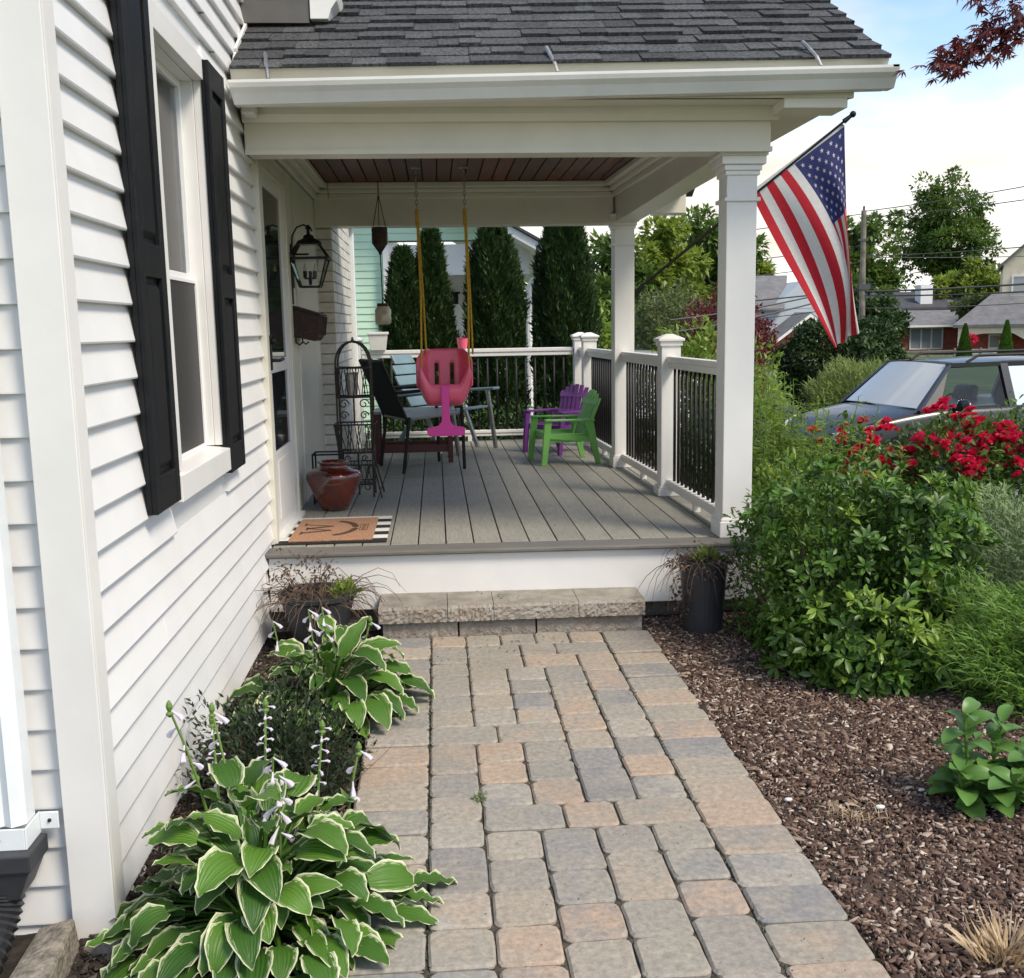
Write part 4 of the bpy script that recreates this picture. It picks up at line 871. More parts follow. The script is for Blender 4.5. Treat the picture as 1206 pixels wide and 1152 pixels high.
for i in range(21):
    q = hv(i/20); V += [tuple(q), tuple(q+(P1-P0).cross(Vector((0, 1, 0))).normalized()*(-.035 if (P1-P0).cross(Vector((0, 1, 0))).z < 0 else .035))]
for i in range(20): F.append((2*i, 2*i+1, 2*i+3, 2*i+2))
o = obj('header_band', npmesh('header_band', V, F, mwhite), parent=fl); o.location = -fl.location
o = obj('grommet', MB().lathe([(.012, -.002), (.014, 0), (.012, .002), (.007, 0)], (3.045, 7.765, 2.91), 10), M['steel'], parent=fl); o.location = -fl.location
# planters
pr_ = thing('charcoal_planter', 'tall charcoal planter with withered trailing stems at the right of the step', 'planter', (1.275, 4.86, -.01))
tp(pr_, 'pot', MB().lathe([(.09, .0), (.093, .0), (.112, .30), (.118, .345), (.12, .36), (.108, .36), (.10, .33)], (1.275, 4.86, -.012), 28), M['greyplastic'], smooth=False)
tp(pr_, 'soil', MB().cyl((1.275, 4.86, .30), (1.275, 4.86, .325), .10, n=20), M['soil'])
pl = thing('dark_planter', 'dark grey planter full of dead twigs between the siding and the step', 'planter', (-.60, 4.90, -.05))
tp(pl, 'pot', MB().lathe([(.10, .0), (.105, .0), (.175, .27), (.187, .28), (.19, .30), (.17, .30), (.16, .26)], (-.60, 4.90, -.06), 28), M['greyplastic'])
tp(pl, 'soil', MB().cyl((-.60, 4.90, .17), (-.60, 4.90, .195), .16, n=20), M['soil'])
def twigs(n, c, r, up, droop, ln, rad=.0022):
    m = MB()
    for k in range(n):
        a_ = random.uniform(0, 6.28); q = r*math.sqrt(random.random()); p = Vector((c[0]+q*math.cos(a_), c[1]+q*math.sin(a_), c[2])); d = Vector((math.cos(a_)*random.uniform(.3, 1), math.sin(a_)*random.uniform(.3, 1), random.uniform(.3, 1)*up))
        pts = [p]; L_ = ln*random.uniform(.5, 1.2)
        for s_ in range(5): d = d+Vector((random.gauss(0, .22), random.gauss(0, .22), -droop*(s_+1)*.3+random.gauss(0, .1))); pts.append(pts[-1]+d.normalized()*L_/5)
        m.tube(pts, [rad*(1-.15*i) for i in range(6)], 4, cap=False)
    return m
tp(pl, 'dead_stems', twigs(130, (-.60, 4.89, .19), .15, 1.1, .5, .36, .0028), M['twig'])
tp(pr_, 'dead_stems', twigs(60, (1.265, 4.85, .32), .09, .9, .75, .30, .0026), M['twig'])

# ------------------------------------------------------------ foliage helpers
def unit(a): return a/np.maximum(np.linalg.norm(a, axis=1, keepdims=True), 1e-9)
def leafmesh(name, P, D, L, W, mat, fold=.25, up=None, droop=0.0, oval=False):
    """kite shaped leaves folded along the midrib: 6 points, 4 triangles each"""
    n = len(P); D = unit(D); u0 = np.tile([[0, 0, 1.]], (n, 1)) if up is None else up
    u0 = u0+RNG.normal(0, .35, (n, 3)); S = unit(np.cross(D, u0)); Nn = np.cross(S, D)
    L = np.asarray(L).reshape(-1, 1)*np.ones((n, 1)); W = np.asarray(W).reshape(-1, 1)*np.ones((n, 1))
    if oval:                               # rounder leaf, widest beyond the middle: 8 points, 8 triangles
        q1, q2 = P+D*L*.34, P+D*L*.72-Nn*L*droop*.4; f1 = Nn*W*fold
        V = np.stack([P, q1+S*W*.40+f1, q2+S*W*.46+f1, P+D*L-Nn*L*droop, q2-S*W*.46+f1, q1-S*W*.40+f1, q1, q2], 1).reshape(-1, 3)
        f = np.array([(0, 6, 1), (1, 6, 7), (1, 7, 2), (2, 7, 3), (0, 5, 6), (5, 7, 6), (5, 4, 7), (4, 3, 7)])
        return npmesh(name, V, (np.arange(n)[:, None, None]*8+f).reshape(-1, 3), mat)
    mid = P+D*L*.5+Nn*L*.05
    A = P+D*L*.38+S*W*.5+Nn*W*fold; B = P+D*L*.38-S*W*.5+Nn*W*fold; T = P+D*L-Nn*L*droop
    V = np.stack([P, A, mid, B, T], 1).reshape(-1, 3)
    f = np.array([(0, 2, 1), (0, 3, 2), (1, 2, 4), (2, 3, 4)])
    return npmesh(name, V, (np.arange(n)[:, None, None]*5+f).reshape(-1, 3), mat)
def dirs(n, upbias=.3):
    d = RNG.normal(0, 1, (n, 3)); d[:, 2] += upbias; return unit(d)
def blob(n, c, r, lob=.18, shell=.55, seed=0, zmin=None):
    """points in the outer part of a lumpy ellipsoid"""
    rg = np.random.default_rng(seed); d = unit(rg.normal(0, 1, (n, 3))); ph = rg.uniform(0, 6.28, 6)
    l = 1+lob*(np.sin(3*d[:, 0]*2+ph[0])*np.cos(4*d[:, 1]+ph[1])+.6*np.sin(7*d[:, 2]+5*d[:, 0]+ph[2])+.5*np.cos(9*d[:, 1]-6*d[:, 2]+ph[3]))
    q = rg.uniform(shell**3, 1, n)**(1/3); P = np.array(c)+d*np.array(r)*(l*q)[:, None]
    if zmin is not None: k = P[:, 2] > zmin; P, d = P[k], d[k]
    return P, d
G = dict(
 arb=leafmat('arborvitae_spray', (.018, .042, .011), (.046, .090, .019), .1, .6),
 treey=leafmat('yellow_green_leaf', (.13, .19, .025), (.25, .31, .05), .35),
 treem=leafmat('mid_green_leaf', (.055, .11, .022), (.13, .20, .036), .3),
 treed=leafmat('dark_green_leaf', (.025, .055, .016), (.055, .10, .025), .22),
 olive=leafmat('olive_leaf', (.085, .11, .035), (.14, .17, .06), .25),
 red=leafmat('purple_maple_leaf', (.07, .014, .015), (.17, .032, .028), .3),
 lime=leafmat('lime_leaf', (.12, .20, .025), (.22, .31, .05), .35),
 shrub=leafmat('glossy_shrub_leaf', (.034, .088, .012), (.085, .17, .022), .2, .42, ovar=.3, spec=.4),
 shrubnew=leafmat('pale_new_leaf', (.15, .25, .035), (.23, .33, .05), .25, .35),
 mid=leafmat('phlox_leaf', (.07, .15, .022), (.15, .26, .04), .28, .4),
 rose=leafmat('rose_leaf', (.055, .115, .022), (.12, .20, .035), .25, .4),
 fern=leafmat('feathery_leaf', (.085, .185, .025), (.16, .29, .045), .3, .5),
 pale=leafmat('pale_green_leaf', (.15, .21, .055), (.27, .34, .10), .3, .5),
 silver=leafmat('silver_leaf', (.13, .20, .085), (.24, .31, .16), .2, .6),
 sedum=leafmat('fleshy_leaf', (.065, .155, .03), (.115, .23, .05), .15, .4, ovar=.15),
 hosta=leafmat('variegated_leaf', (.030, .095, .010), (.085, .185, .022), .2, .48, margin=(.62, .64, .42), ovar=.12),
 dark=leafmat('dark_fine_leaf', (.010, .020, .008), (.026, .045, .014), .15, .5),
 petal=leafmat('red_petal', (.50, .010, .045), (.78, .035, .12), .25, .5),
 hpet=leafmat('pale_lilac_petal', (.62, .56, .66), (.78, .74, .80), .35, .5),
 straw=leafmat('dry_straw', (.42, .30, .17), (.66, .54, .38), .25, .7),
 heuch=leafmat('dark_purple_leaf', (.04, .02, .02), (.10, .06, .045), .2, .5),
 deadleaf=leafmat('withered_leaf', (.045, .028, .022), (.15, .105, .08), .15, .8),
)
def add(t, name, me, kind=None): return obj(name, me, parent=t, wp=True, kind=kind)

# planters' leaves
for t, c, n, r in ((pl, (-.66, 4.88, .30), 330, (.20, .16, .15)), (pr_, (1.235, 4.80, .35), 240, (.15, .11, .08))):
    P, d = blob(n, c, r, .2, .3, 3); add(t, 'withered_leaves', leafmesh('withered_leaves', P, dirs(len(P), -.6), RNG.uniform(.014, .036, len(P)), .014, G['deadleaf']))
P = np.stack([RNG.uniform(1.10, 1.19, 110), RNG.uniform(4.74, 4.84, 110), RNG.uniform(.10, .33, 110)], 1); add(pr_, 'trailing_leaves', leafmesh('trailing_leaves', P, dirs(110, -1), RNG.uniform(.015, .035, 110), .014, G['deadleaf']))
for t, c in ((pr_, (1.29, 4.86, .34)), (pl, (-.47, 4.86, .24))):
    P, d = blob(60, c, (.06, .05, .03), .1, .1, 4); add(t, 'green_leaves', leafmesh('green_leaves', P, d+np.array([0, 0, .8]), RNG.uniform(.04, .075, 60), .02, G['lime']))

# ------------------------------------------------------------ hostas
def hosta_leaf(rad, rise, L, W, tipdrop, twist=0, wave=.006):
    """stalk out of the crown, then a cupped blade with a wavy pale margin"""
    n = 9; m = 6; V, UV, F = [], [], []
    pts = []
    for i in range(7):
        q = i/6; pts.append((rad*q**1.3, 0, rise*(1-(1-q)**1.6)))
    a0 = math.atan2(pts[-1][2]-pts[-2][2], pts[-1][0]-pts[-2][0]); x, z, an = pts[-1][0], pts[-1][2], a0
    cen = []
    for i in range(n+1):
        cen.append((x, z, an)); s = L/n; x += s*math.cos(an); z += s*math.sin(an); an -= tipdrop/n
    for i, (x, z, an) in enumerate(cen):
        q = i/n; w_ = W*.5*(math.sin(math.pi*min(1, q*.93+.07)**.72)**.85 if q < 1 else .0); w_ = max(w_, .001)
        for k in range(m+1):
            u = -1+2*k/m; cup = .32*w_*(u*u)-.10*w_*abs(u); wv = wave*math.sin(q*19+u*3)*abs(u)**3
            nx, nz = -math.sin(an), math.cos(an); h = cup+wv
            V.append((x+nx*h, u*w_+twist*h, z+nz*h)); UV.append((u*(1 if 0 < i < n else 1)*(.55+.45*1) if i < n-0 else u, q))
    # the pale edge also runs round the tip
    for i in range(n+1):
        q = i/n
        for k in range(m+1):
            u = UV[i*(m+1)+k][0]; e = max(abs(u), max(0, (q-.86)/.14)); UV[i*(m+1)+k] = (math.copysign(e, u if u else 1), q)
    for i in range(n):
        for k in range(m): F.append((i*(m+1)+k, i*(m+1)+k+1, (i+1)*(m+1)+k+1, (i+1)*(m+1)+k))
    b = len(V)
    for i, p in enumerate(pts):            # flat grooved stalk
        for k, yv in enumerate((-.0045, 0, .0045)): V.append((p[0], yv*(1.4-.5*i/6), p[2]-(.004 if k == 1 else 0))); UV.append((0, 0))
    for i in range(6):
        for k in range(2): F.append((b+i*3+k, b+i*3+k+1, b+(i+1)*3+k+1, b+(i+1)*3+k))
    return npmesh('hosta_leaf', V, F, G['hosta'], True, UV)
def hosta(label, loc, rings, scale, seed, sector=None):
    t = thing('hosta', label, 'hosta plant', loc, 0, 'variegated hostas along the wall'); rg = random.Random(seed)
    for (cnt, rad, rise, L, W, td, zo) in rings:
        var = [hosta_leaf(rad*rg.uniform(.8, 1.15), rise*rg.uniform(.85, 1.15), L*rg.uniform(.85, 1.15), W*rg.uniform(.85, 1.15), td*rg.uniform(.7, 1.3), rg.uniform(-.3, .3), rg.uniform(.004, .009)) for _ in range(4)]
        for k in range(cnt):
            an = 2*math.pi*(k+rg.uniform(-.35, .35))/cnt+rad*7
            s = scale*rg.uniform(.85, 1.15)
            if math.cos(an) < -.55 and loc[0] < -.4: s *= .9
            o = obj('hosta_leaf', rg.choice(var), parent=t, loc=(rg.gauss(0, .014), rg.gauss(0, .014), zo+rg.uniform(-.01, .01)), rot=(rg.gauss(0, .25 if rise > .1 else .10), rg.gauss(0, .17) if rise > .1 else -abs(rg.gauss(.05, .06)), an)); o.scale = (s, s*rg.uniform(.9, 1.1), s)
    return t
h1_ = hosta('large variegated hosta with white flowers in front of the corner board', (-.49, 2.50, -.05),
   [(8, .05, .28, .13, .070, 1.2, .0), (16, .10, .32, .145, .082, 1.2, .0), (22, .16, .28, .15, .086, 1.45, 0), (30, .21, .215, .15, .086, 1.4, 0), (34, .25, .15, .145, .084, 1.2, 0), (34, .29, .09, .14, .082, .95, .01), (26, .28, .055, .13, .076, .75, .012), (16, .20, .04, .12, .072, .5, .012)], .96, 5)
h2_ = hosta('smaller variegated hosta spilling onto the path near the step', (-.47, 3.98, -.045),
   [(10, .05, .24, .15, .08, .9, 0), (16, .12, .23, .155, .085, 1.5, 0), (22, .19, .16, .155, .088, 1.5, 0), (24, .25, .09, .15, .085, 1.2, .0), (18, .25, .055, .13, .076, .75, .015)], 1.08, 9)
flowA = None
def scape(t, x, y, h, lean, flowers, bud, seed, leafy=False):
    rg = random.Random(seed); m = MB(); pts = []
    for i in range(8): q = i/7; pts.append((x+lean[0]*q*q, y+lean[1]*q*q, h*q))
    m.tube(pts, [.0055-.0025*i/7 for i in range(8)], 6); obj('flower_stalk', m, M['greenstem'], t)
    tip = Vector(pts[-1])
    if bud: obj('flower_bud', MB().lathe([(.003, -.008), (.007, .0), (.009, .008), (.006, .017), (.002, .024)], tip, 8).lathe([(.003, -.02), (.009, -.014), (.010, -.010), (.003, -.004)], tip, 7), M['greenstem'], t)
    for k in range(flowers):
        q = 1-.4*k/max(1, flowers); i = min(6, int(q*7)); p = Vector(pts[i]).lerp(Vector(pts[min(7, i+1)]), q*7-i); a_ = k*2.4
        d = Vector((math.cos(a_), math.sin(a_), -.75 if flowers < 12 else -.1)).normalized(); L_ = rg.uniform(.035, .05) if flowers < 12 else rg.uniform(.018, .028)
        w_ = .0062 if flowers < 12 else .0034
        obj('hosta_flower', MB().tube([p, p+d*L_*.4, p+d*L_*.8, p+d*L_+Vector((0, 0, -.004))], [.0018, w_*.45, w_, w_*1.25], 6, cap=False), G['hpet'], t)
    for k in range(3): 
        z = h*(.5+.15*k); a_ = k*2.2; p = Vector((x+lean[0]*(z/h)**2, y+lean[1]*(z/h)**2, z)); d = Vector((math.cos(a_), math.sin(a_), .7)); s = d.cross(Vector((0, 0, 1))).normalized()*.010
        obj('bract', MB().quad(p, p+d*.02+s, p+d*.045, p+d*.02-s), M['greenstem'], t)
scape(h1_, -.10, .05, .60, (-.10, -.02), 5, True, 1)
scape(h1_, -.06, .12, .52, (-.08, .10), 3, True, 2)
scape(h1_, .06, -.02, .46, (.02, -.06), 9, False, 3)
scape(h1_, .02, .10, .44, (.02, -.02), 9, False, 4)
scape(h1_, .12, .22, .42, (.02, .10), 16, True, 5); scape(h1_, -.02, .25, .48, (.0, .10), 18, True, 6); scape(h1_, .20, .15, .40, (.05, .05), 4, True, 7); scape(h1_, -.13, .2, .46, (-.03, .10), 18, True, 15)
scape(h2_, .02, .05, .44, (-.03, .0), 8, False, 8); scape(h2_, -.03, -.02, .46, (-.02, -.03), 7, False, 9); scape(h2_, .12, .0, .38, (.06, .03), 3, True, 10); scape(h2_, -.16, .02, .40, (-.04, 0), 4, False, 11)
dk = thing('dark_plant', 'dark fine leaved low plant between the two hostas', 'plant', (-.52, 3.40, -.05))
P, d = blob(6500, (-.56, 3.28, .06), (.27, .36, .23), .25, .3, 8, -.05); add(dk, 'foliage', leafmesh('foliage', P, d+dirs(len(P), .6), RNG.uniform(.02, .035, len(P)), .010, G['dark']))
add(dk, 'stems', mesh(twigs(50, (-.54, 3.30, -.05), .2, 1.6, .05, .26, .002), M['twig']))

# ------------------------------------------------------------ broad shrub with whorls of leaves
def whorl(nl, L, W, el, mat, seed):
    rg = random.Random(seed); P, D, Ls = [], [], []
    for k in range(nl):
        a_ = 2*math.pi*k/nl*1.0+rg.uniform(-.25, .25)+(k % 2)*.3; e_ = el+rg.uniform(-.3, .3)+(.5 if k % 3 == 0 else 0)
        P.append((.003*math.cos(a_), .003*math.sin(a_), rg.uniform(-.006, .006))); D.append((math.cos(a_)*math.cos(e_), math.sin(a_)*math.cos(e_), math.sin(e_))); Ls.append(L*rg.uniform(.7, 1.15))
    return leafmesh('leaf_whorl', np.array(P), np.array(D), np.array(Ls), np.array(Ls)*W/L, mat, .16, droop=.16, oval=True)
shrub = thing('broadleaf_shrub', 'broad dark green shrub with whorled leaves beside the charcoal planter', 'shrub', (1.82, 4.45, -.02))
wm = [whorl(12, .054, .019, .25, G['shrub'], s) for s in range(5)]+[whorl(10, .048, .019, .5, G['shrub'], s+9) for s in range(3)]
wn = [whorl(11, .055, .017, .45, G['shrubnew'], 31), whorl(9, .055, .019, .6, G['shrubnew'], 32)]
lob = [((1.72, 4.42, .40), (.40, .42, .42)), ((2.12, 4.50, .34), (.34, .42, .42)), ((1.50, 4.66, .30), (.24, .28, .36)), ((1.78, 4.14, .16), (.40, .30, .24)), ((2.05, 4.10, .10), (.26, .26, .16)), ((1.85, 4.75, .50), (.45, .35, .36)), ((1.58, 4.22, .12), (.2, .2, .2)), ((1.80, 3.98, .06), (.24, .16, .15)), ((2.02, 4.32, .52), (.26, .26, .24))]
WP = []
for k, (c_, r_) in enumerate(lob):
    P, d = blob(170, c_, r_, .16, .95, 40+k, .0)
    for p, q in zip(P, d):
        if any(sum(((p[i]-c2[i])/(r2_[i]*.93))**2 for i in range(3)) < 1 for j, (c2, r2_) in enumerate(lob) if j != k): continue
        if q[1] > .55 or p[0] < 1.40: continue
        WP.append((p, q))
random.shuffle(WP); WP.sort(key=lambda t: t[0][1])
for k, (p, q) in enumerate(WP[:296]):
    z = Vector(q)+Vector((0, 0, .55)); rot = z.to_track_quat('Z', 'Y').to_euler(); rot.rotate_axis('Z', random.uniform(0, 6))
    new = (abs(p[0]-1.93) < .22 and abs(p[2]-.27) < .16 and random.random() < .65) or random.random() < .05
    o = obj('leaf_whorl', random.choice(wn if new else wm), parent=shrub, loc=Vector(p)-shrub.location, rot=rot); s = random.uniform(.95, 1.4); o.scale = (s, s, s)
allP, allD = [], []
for k, (c_, r_) in enumerate(lob):
    P, d = blob(2000, c_, np.array(r_)*.93, .16, .6, 60+k, .0); allP.append(P); allD.append(d)
P = np.concatenate(allP); d = np.concatenate(allD); k = P[:, 0] > 1.385; P, d = P[k], d[k]
add(shrub, 'inner_leaves', leafmesh('inner_leaves', P, d*.6+dirs(len(P), .3), RNG.uniform(.03, .052, len(P)), .0175, G['shrub'], .16, droop=.1, oval=True), 'stuff')
br = MB()
for k in range(26):
    c_, r_ = random.choice(lob); p0 = Vector((1.8+random.uniform(-.2, .25), 4.45+random.uniform(-.15, .2), -.03)); p1 = Vector(c_)+Vector((random.uniform(-1, 1)*r_[0], random.uniform(-1, 1)*r_[1], random.uniform(.2, .9)*r_[2])); br.tube([p0, p0.lerp(p1, .5)+Vector((0, 0, -.05)), p1], [.010, .007, .003], 5)
add(shrub, 'branches', mesh(br, M['bark']))
# leafy perennials behind the shrub
def bush(name, label, cat, c, r, n, L, W, mat, lobv=.15, shell=.4, up=.6, group=None, stems=14, zmin=-.1, seed=1, bark=None):
    t = thing(name, label, cat, (c[0], c[1], zmin), 0, group); P, d = blob(n, c, r, lobv, shell, seed, zmin)
    add(t, 'foliage', leafmesh('foliage', P, d*.7+dirs(len(P), up), RNG.uniform(.7, 1.25, len(P))*L, RNG.uniform(.7, 1.25, len(P))*W, mat, .18, droop=.12, oval=c[1] < 8))
    m = MB()
    for k in range(stems):
        a_ = random.uniform(0, 6.28); q = random.uniform(.2, .85); p1 = (c[0]+r[0]*q*math.cos(a_), c[1]+r[1]*q*math.sin(a_), c[2]+r[2]*random.uniform(0, .9)); m.tube([(c[0]+r[0]*.25*math.cos(a_), c[1]+r[1]*.25*math.sin(a_), zmin-.02), p1], [max(.004, r[2]*.012), max(.002, r[2]*.004)], 5)
    add(t, 'stems', mesh(m, bark or M['greenstem'])); return t
bush('phlox_clump', 'mid green leafy perennial just behind the broad shrub', 'plant', (2.40, 5.45, .12), (.45, .40, .42), 4200, .06, .024, G['mid'], seed=11)
bush('phlox_clump', 'leafy perennial clump under the red roses at the frame edge', 'plant', (3.05, 5.55, .12), (.45, .40, .42), 4200, .06, .024, G['mid'], seed=12)
bush('phlox_clump', 'tall leafy clump between the porch column and the red roses', 'plant', (2.02, 5.75, .26), (.34, .35, .44), 2600, .07, .020, G['lime'], seed=13)
# tall lime stems by the column
lm = thing('tall_lime_plant', 'tall lime green feathery plant rising behind the porch column', 'plant', (2.20, 6.30, -.1)); PP, DD = [], []; ms = MB()
for k in range(110):
    x, y = 2.22+random.gauss(0, .22), 6.35+random.gauss(0, .22); h = random.uniform(.65, 1.22)*(1-.55*max(0, x-2.15)); top = Vector((x+random.gauss(0, .08), y+random.gauss(0, .08), h)); ms.tube([(x, y, -.12), top], [.004, .002], 4, cap=False)
    for j in range(46):
        q = random.uniform(.25, 1); a_ = random.uniform(0, 6.28); PP.append(Vector((x, y, -.12)).lerp(top, q)); DD.append((math.cos(a_), math.sin(a_), random.uniform(-.1, .9)))
add(lm, 'foliage', leafmesh('foliage', np.array(PP), np.array(DD), RNG.uniform(.045, .095, len(PP)), .013, G['lime'], droop=.15)); add(lm, 'stems', mesh(ms, M['greenstem']))
# roses
def rose_mesh(seed):
    rg = np.random.default_rng(seed); n = 26; q = np.arange(n)/n; a_ = q*2*math.pi*6.3; e_ = 1.35-1.25*q; P = np.stack([np.cos(a_)*.008*q, np.sin(a_)*.008*q, .006*(1-q)], 1); D = np.stack([np.cos(a_)*np.cos(e_), np.sin(a_)*np.cos(e_), np.sin(e_)], 1)
    return leafmesh('rose_flower', P, D, .026+.014*q, .026+.014*q, G['petal'], .30, droop=-.15, oval=True)
RM = [rose_mesh(s) for s in range(4)]
def rosebush(label, c, r, nf, seed):
    t = bush('rose_bush', label, 'rose bush', c, r, 3400, .05, .028, G['rose'], .18, .35, .5, 'red rose bushes before the parked car', seed=seed); rg = random.Random(seed)
    for k in range(nf):
        a_ = rg.uniform(0, 6.28); q = math.sqrt(rg.random())*.95; cx_, cy_ = c[0]+r[0]*q*math.cos(a_), c[1]-abs(r[1]*q*math.sin(a_))*rg.choice((1, 1, .5)); zz = c[2]+.05+r[2]*math.sqrt(max(.05, 1-q*q))*rg.uniform(.30, 1.12)
        for j in range(rg.randint(2, 5)):
            o = obj('rose_flower', RM[rg.randrange(4)], parent=t, loc=(cx_+rg.gauss(0, .05)-t.location.x, cy_+rg.gauss(0, .045)-t.location.y, zz+rg.gauss(0, .028)-t.location.z), rot=(rg.uniform(-.2, .9), rg.uniform(-.6, .6), rg.uniform(0, 6))); s = rg.uniform(.55, 1.3); o.scale = (s, s, s)
    return t
rosebush('red rose bush nearest the porch, its tallest spray before the car bonnet', (2.74, 6.6, .30), (.42, .42, .46), 26, 21)
rosebush('red rose bush in the middle of the row with the densest flowers', (3.32, 6.45, .40), (.42, .42, .46), 36, 22)
rosebush('red rose bush farthest from the porch under the car window', (3.92, 6.5, .42), (.45, .42, .48), 36, 23)
# feathery plant, silver plant, small fleshy plant
def strands(n, c, r, L, W, mat, t, seed, up=1.0, name='foliage'):
    P, d = blob(n, c, r, .25, .1, seed, -.03); add(t, name, leafmesh(name, P, d*.6+dirs(len(P), up), RNG.uniform(.5, 1.3, len(P))*L, W, mat, .1, droop=.3))
t = thing('feathery_plant', 'feathery bright green plant sprawling at the edge of the mulch', 'plant', (2.32, 3.80, -.02)); strands(26000, (2.38, 3.78, .14), (.36, .42, .30), .06, .0028, G['fern'], t, 31); add(t, 'stems', mesh(twigs(60, (2.35, 3.78, -.02), .22, 2.4, .03, .42, .003), M['greenstem']))
t = thing('silver_plant', 'pale silvery fine leaved plant above the feathery green one', 'plant', (2.75, 4.75, -.02)); strands(5200, (2.78, 4.72, .30), (.30, .34, .32), .065, .006, G['silver'], t, 32, 1.2); add(t, 'stems', mesh(twigs(50, (2.78, 4.72, -.02), .2, 2.6, .03, .6, .003), M['greenstem']))
t = thing('purple_leaf_plant', 'low dark purple leaved plant between the shrub and feathery plant', 'plant', (2.22, 4.25, -.02)); P, d = blob(700, (2.24, 4.22, .20), (.12, .14, .20), .2, .3, 33, 0); add(t, 'foliage', leafmesh('foliage', P, d+dirs(len(P), .2), .05, .03, G['heuch'])); add(t, 'stems', mesh(twigs(20, (2.24, 4.22, -.02), .06, 2, .05, .3), M['twig']))
def fleshy(L, W):
    n, m = 6, 4; V, F = [], []; an = .5; x = z = 0
    for i in range(n+1):
        q = i/n; w_ = W*.5*math.sin(math.pi*(q*.88+.08))**.8 if i < n else .004
        for k in range(m+1): u = -1+2*k/m; V.append((x-math.sin(an)*.25*w_*u*u, u*w_, z+math.cos(an)*.25*w_*u*u))
        x += L/n*math.cos(an); z += L/n*math.sin(an); an -= .2
    for i in range(n):
        for k in range(m): F.append((i*(m+1)+k, i*(m+1)+k+1, (i+1)*(m+1)+k+1, (i+1)*(m+1)+k))
    return npmesh('fleshy_leaf', V, F, G['sedum'], True)
FM = [fleshy(.125, .068), fleshy(.105, .06), fleshy(.08, .048)]
t = thing('fleshy_plant', 'pale green broad leaved plant alone on the mulch', 'plant', (1.62, 2.93, -.015))
for (sx, sy, h, lx_, ly_) in ((0, 0, .30, -.03, .0), (.07, .04, .24, .06, .02), (.10, -.04, .20, .09, -.03), (-.03, -.03, .14, -.05, -.05), (.04, -.07, .14, .03, -.07), (.13, .02, .16, .12, .0)):
    obj('stem', MB().tube([(sx*.5, sy*.5, 0), (sx+lx_*.5, sy+ly_*.5, h*.5), (sx+lx_, sy+ly_, h)], [.006, .005, .004], 6), M['greenstem'], t)
    for k in range(17):
        q = .12+.88*k/16; o = obj('fleshy_leaf', FM[0 if k < 9 else 1 if k < 14 else 2], parent=t, loc=(sx*.5+(sx*.5+lx_)*q, sy*.5+(sy*.5+ly_)*q, h*q), rot=(random.gauss(0, .2), -.5*max(0, q-.5)+.75*max(0, .55-q)-.05+random.gauss(0, .15), k*2.4+random.uniform(-.3, .3)))
t = thing('dry_grass_tuft', 'tuft of cut straw coloured ornamental grass in the mulch', 'grass tuft', (1.30, 2.16, -.02)); n = 170; a_ = RNG.uniform(0, 6.28, n); rr_2 = RNG.uniform(0, .055, n); P = np.stack([1.30+np.cos(a_)*rr_2*1.25, 2.16+np.sin(a_)*rr_2, np.full(n, -.02)], 1)
add(t, 'blades', leafmesh('blades', P, np.stack([np.cos(a_)*RNG.uniform(.2, 1.1, n), np.sin(a_)*RNG.uniform(.2, 1, n), np.ones(n)], 1), RNG.uniform(.05, .12, n), .006, G['straw'], .1, droop=.1))
t = thing('dry_moss_patch', 'thin wisps of dry yellow grass lying on the mulch', 'dry grass', (1.22, 2.86, 0)); n = 90; P = np.stack([RNG.normal(1.22, .05, n), RNG.normal(2.86, .035, n), np.full(n, -.005)], 1); add(t, 'blades', leafmesh('blades', P, dirs(n, .5), RNG.uniform(.03, .06, n), .003, G['straw']), 'stuff')
for (x, y, s) in ((1.06, 2.98, .011), (1.32, 2.90, .013), (1.50, 3.0, .009), (1.20, 3.6, .007)):
    o = obj('white_pebble', MB().ball((0, 0, 0), s, 6, 4, 1.4, .8, .55), M['whitecloth'], loc=(x, y, .005), smooth=True); tag(o, {.011: 'white pebble close to the paver edge', .013: 'largest white pebble on the mulch', .009: 'white pebble nearest the fleshy plant', .007: 'smallest pebble, on the mulch towards the shrub'}[s], 'pebble', 'white pebbles on the mulch')
t = thing('paver_weed', 'small green weed growing from a paver joint', 'weed', (.10, 3.10, 0)); P, d = blob(46, (.10, 3.10, .008), (.022, .03, .012), .1, .1, 5); add(t, 'foliage', leafmesh('foliage', P, d+dirs(len(P), .5), .014, .006, G['treem']))
t = obj('leaf_litter', leafmesh('leaf_litter', np.stack([RNG.choice([-.05, .02, .17, .28, .4, .33, .5], 40)+RNG.normal(0, .03, 40), RNG.uniform(4.4, 4.86, 40), np.full(40, .004)], 1), np.stack([RNG.normal(0, 1, 40), RNG.normal(0, 1, 40), RNG.uniform(0, .25, 40)], 1), RNG.uniform(.008, .025, 40), .007, G['deadleaf']), kind='stuff'); tag(t, 'dark bits of dead leaf scattered on the pavers by the step', 'leaf litter')
n = 170; t = obj('path_litter', leafmesh('path_litter', np.stack([RNG.uniform(-.29, .99, n), RNG.uniform(1.8, 4.8, n), np.full(n, .003)], 1), np.stack([RNG.normal(0, 1, n), RNG.normal(0, 1, n), RNG.uniform(0, .3, n)], 1), RNG.uniform(.003, .010, n), .004, G['deadleaf']), kind='stuff'); tag(t, 'tiny crumbs of bark and leaf strewn over the paver path', 'debris')
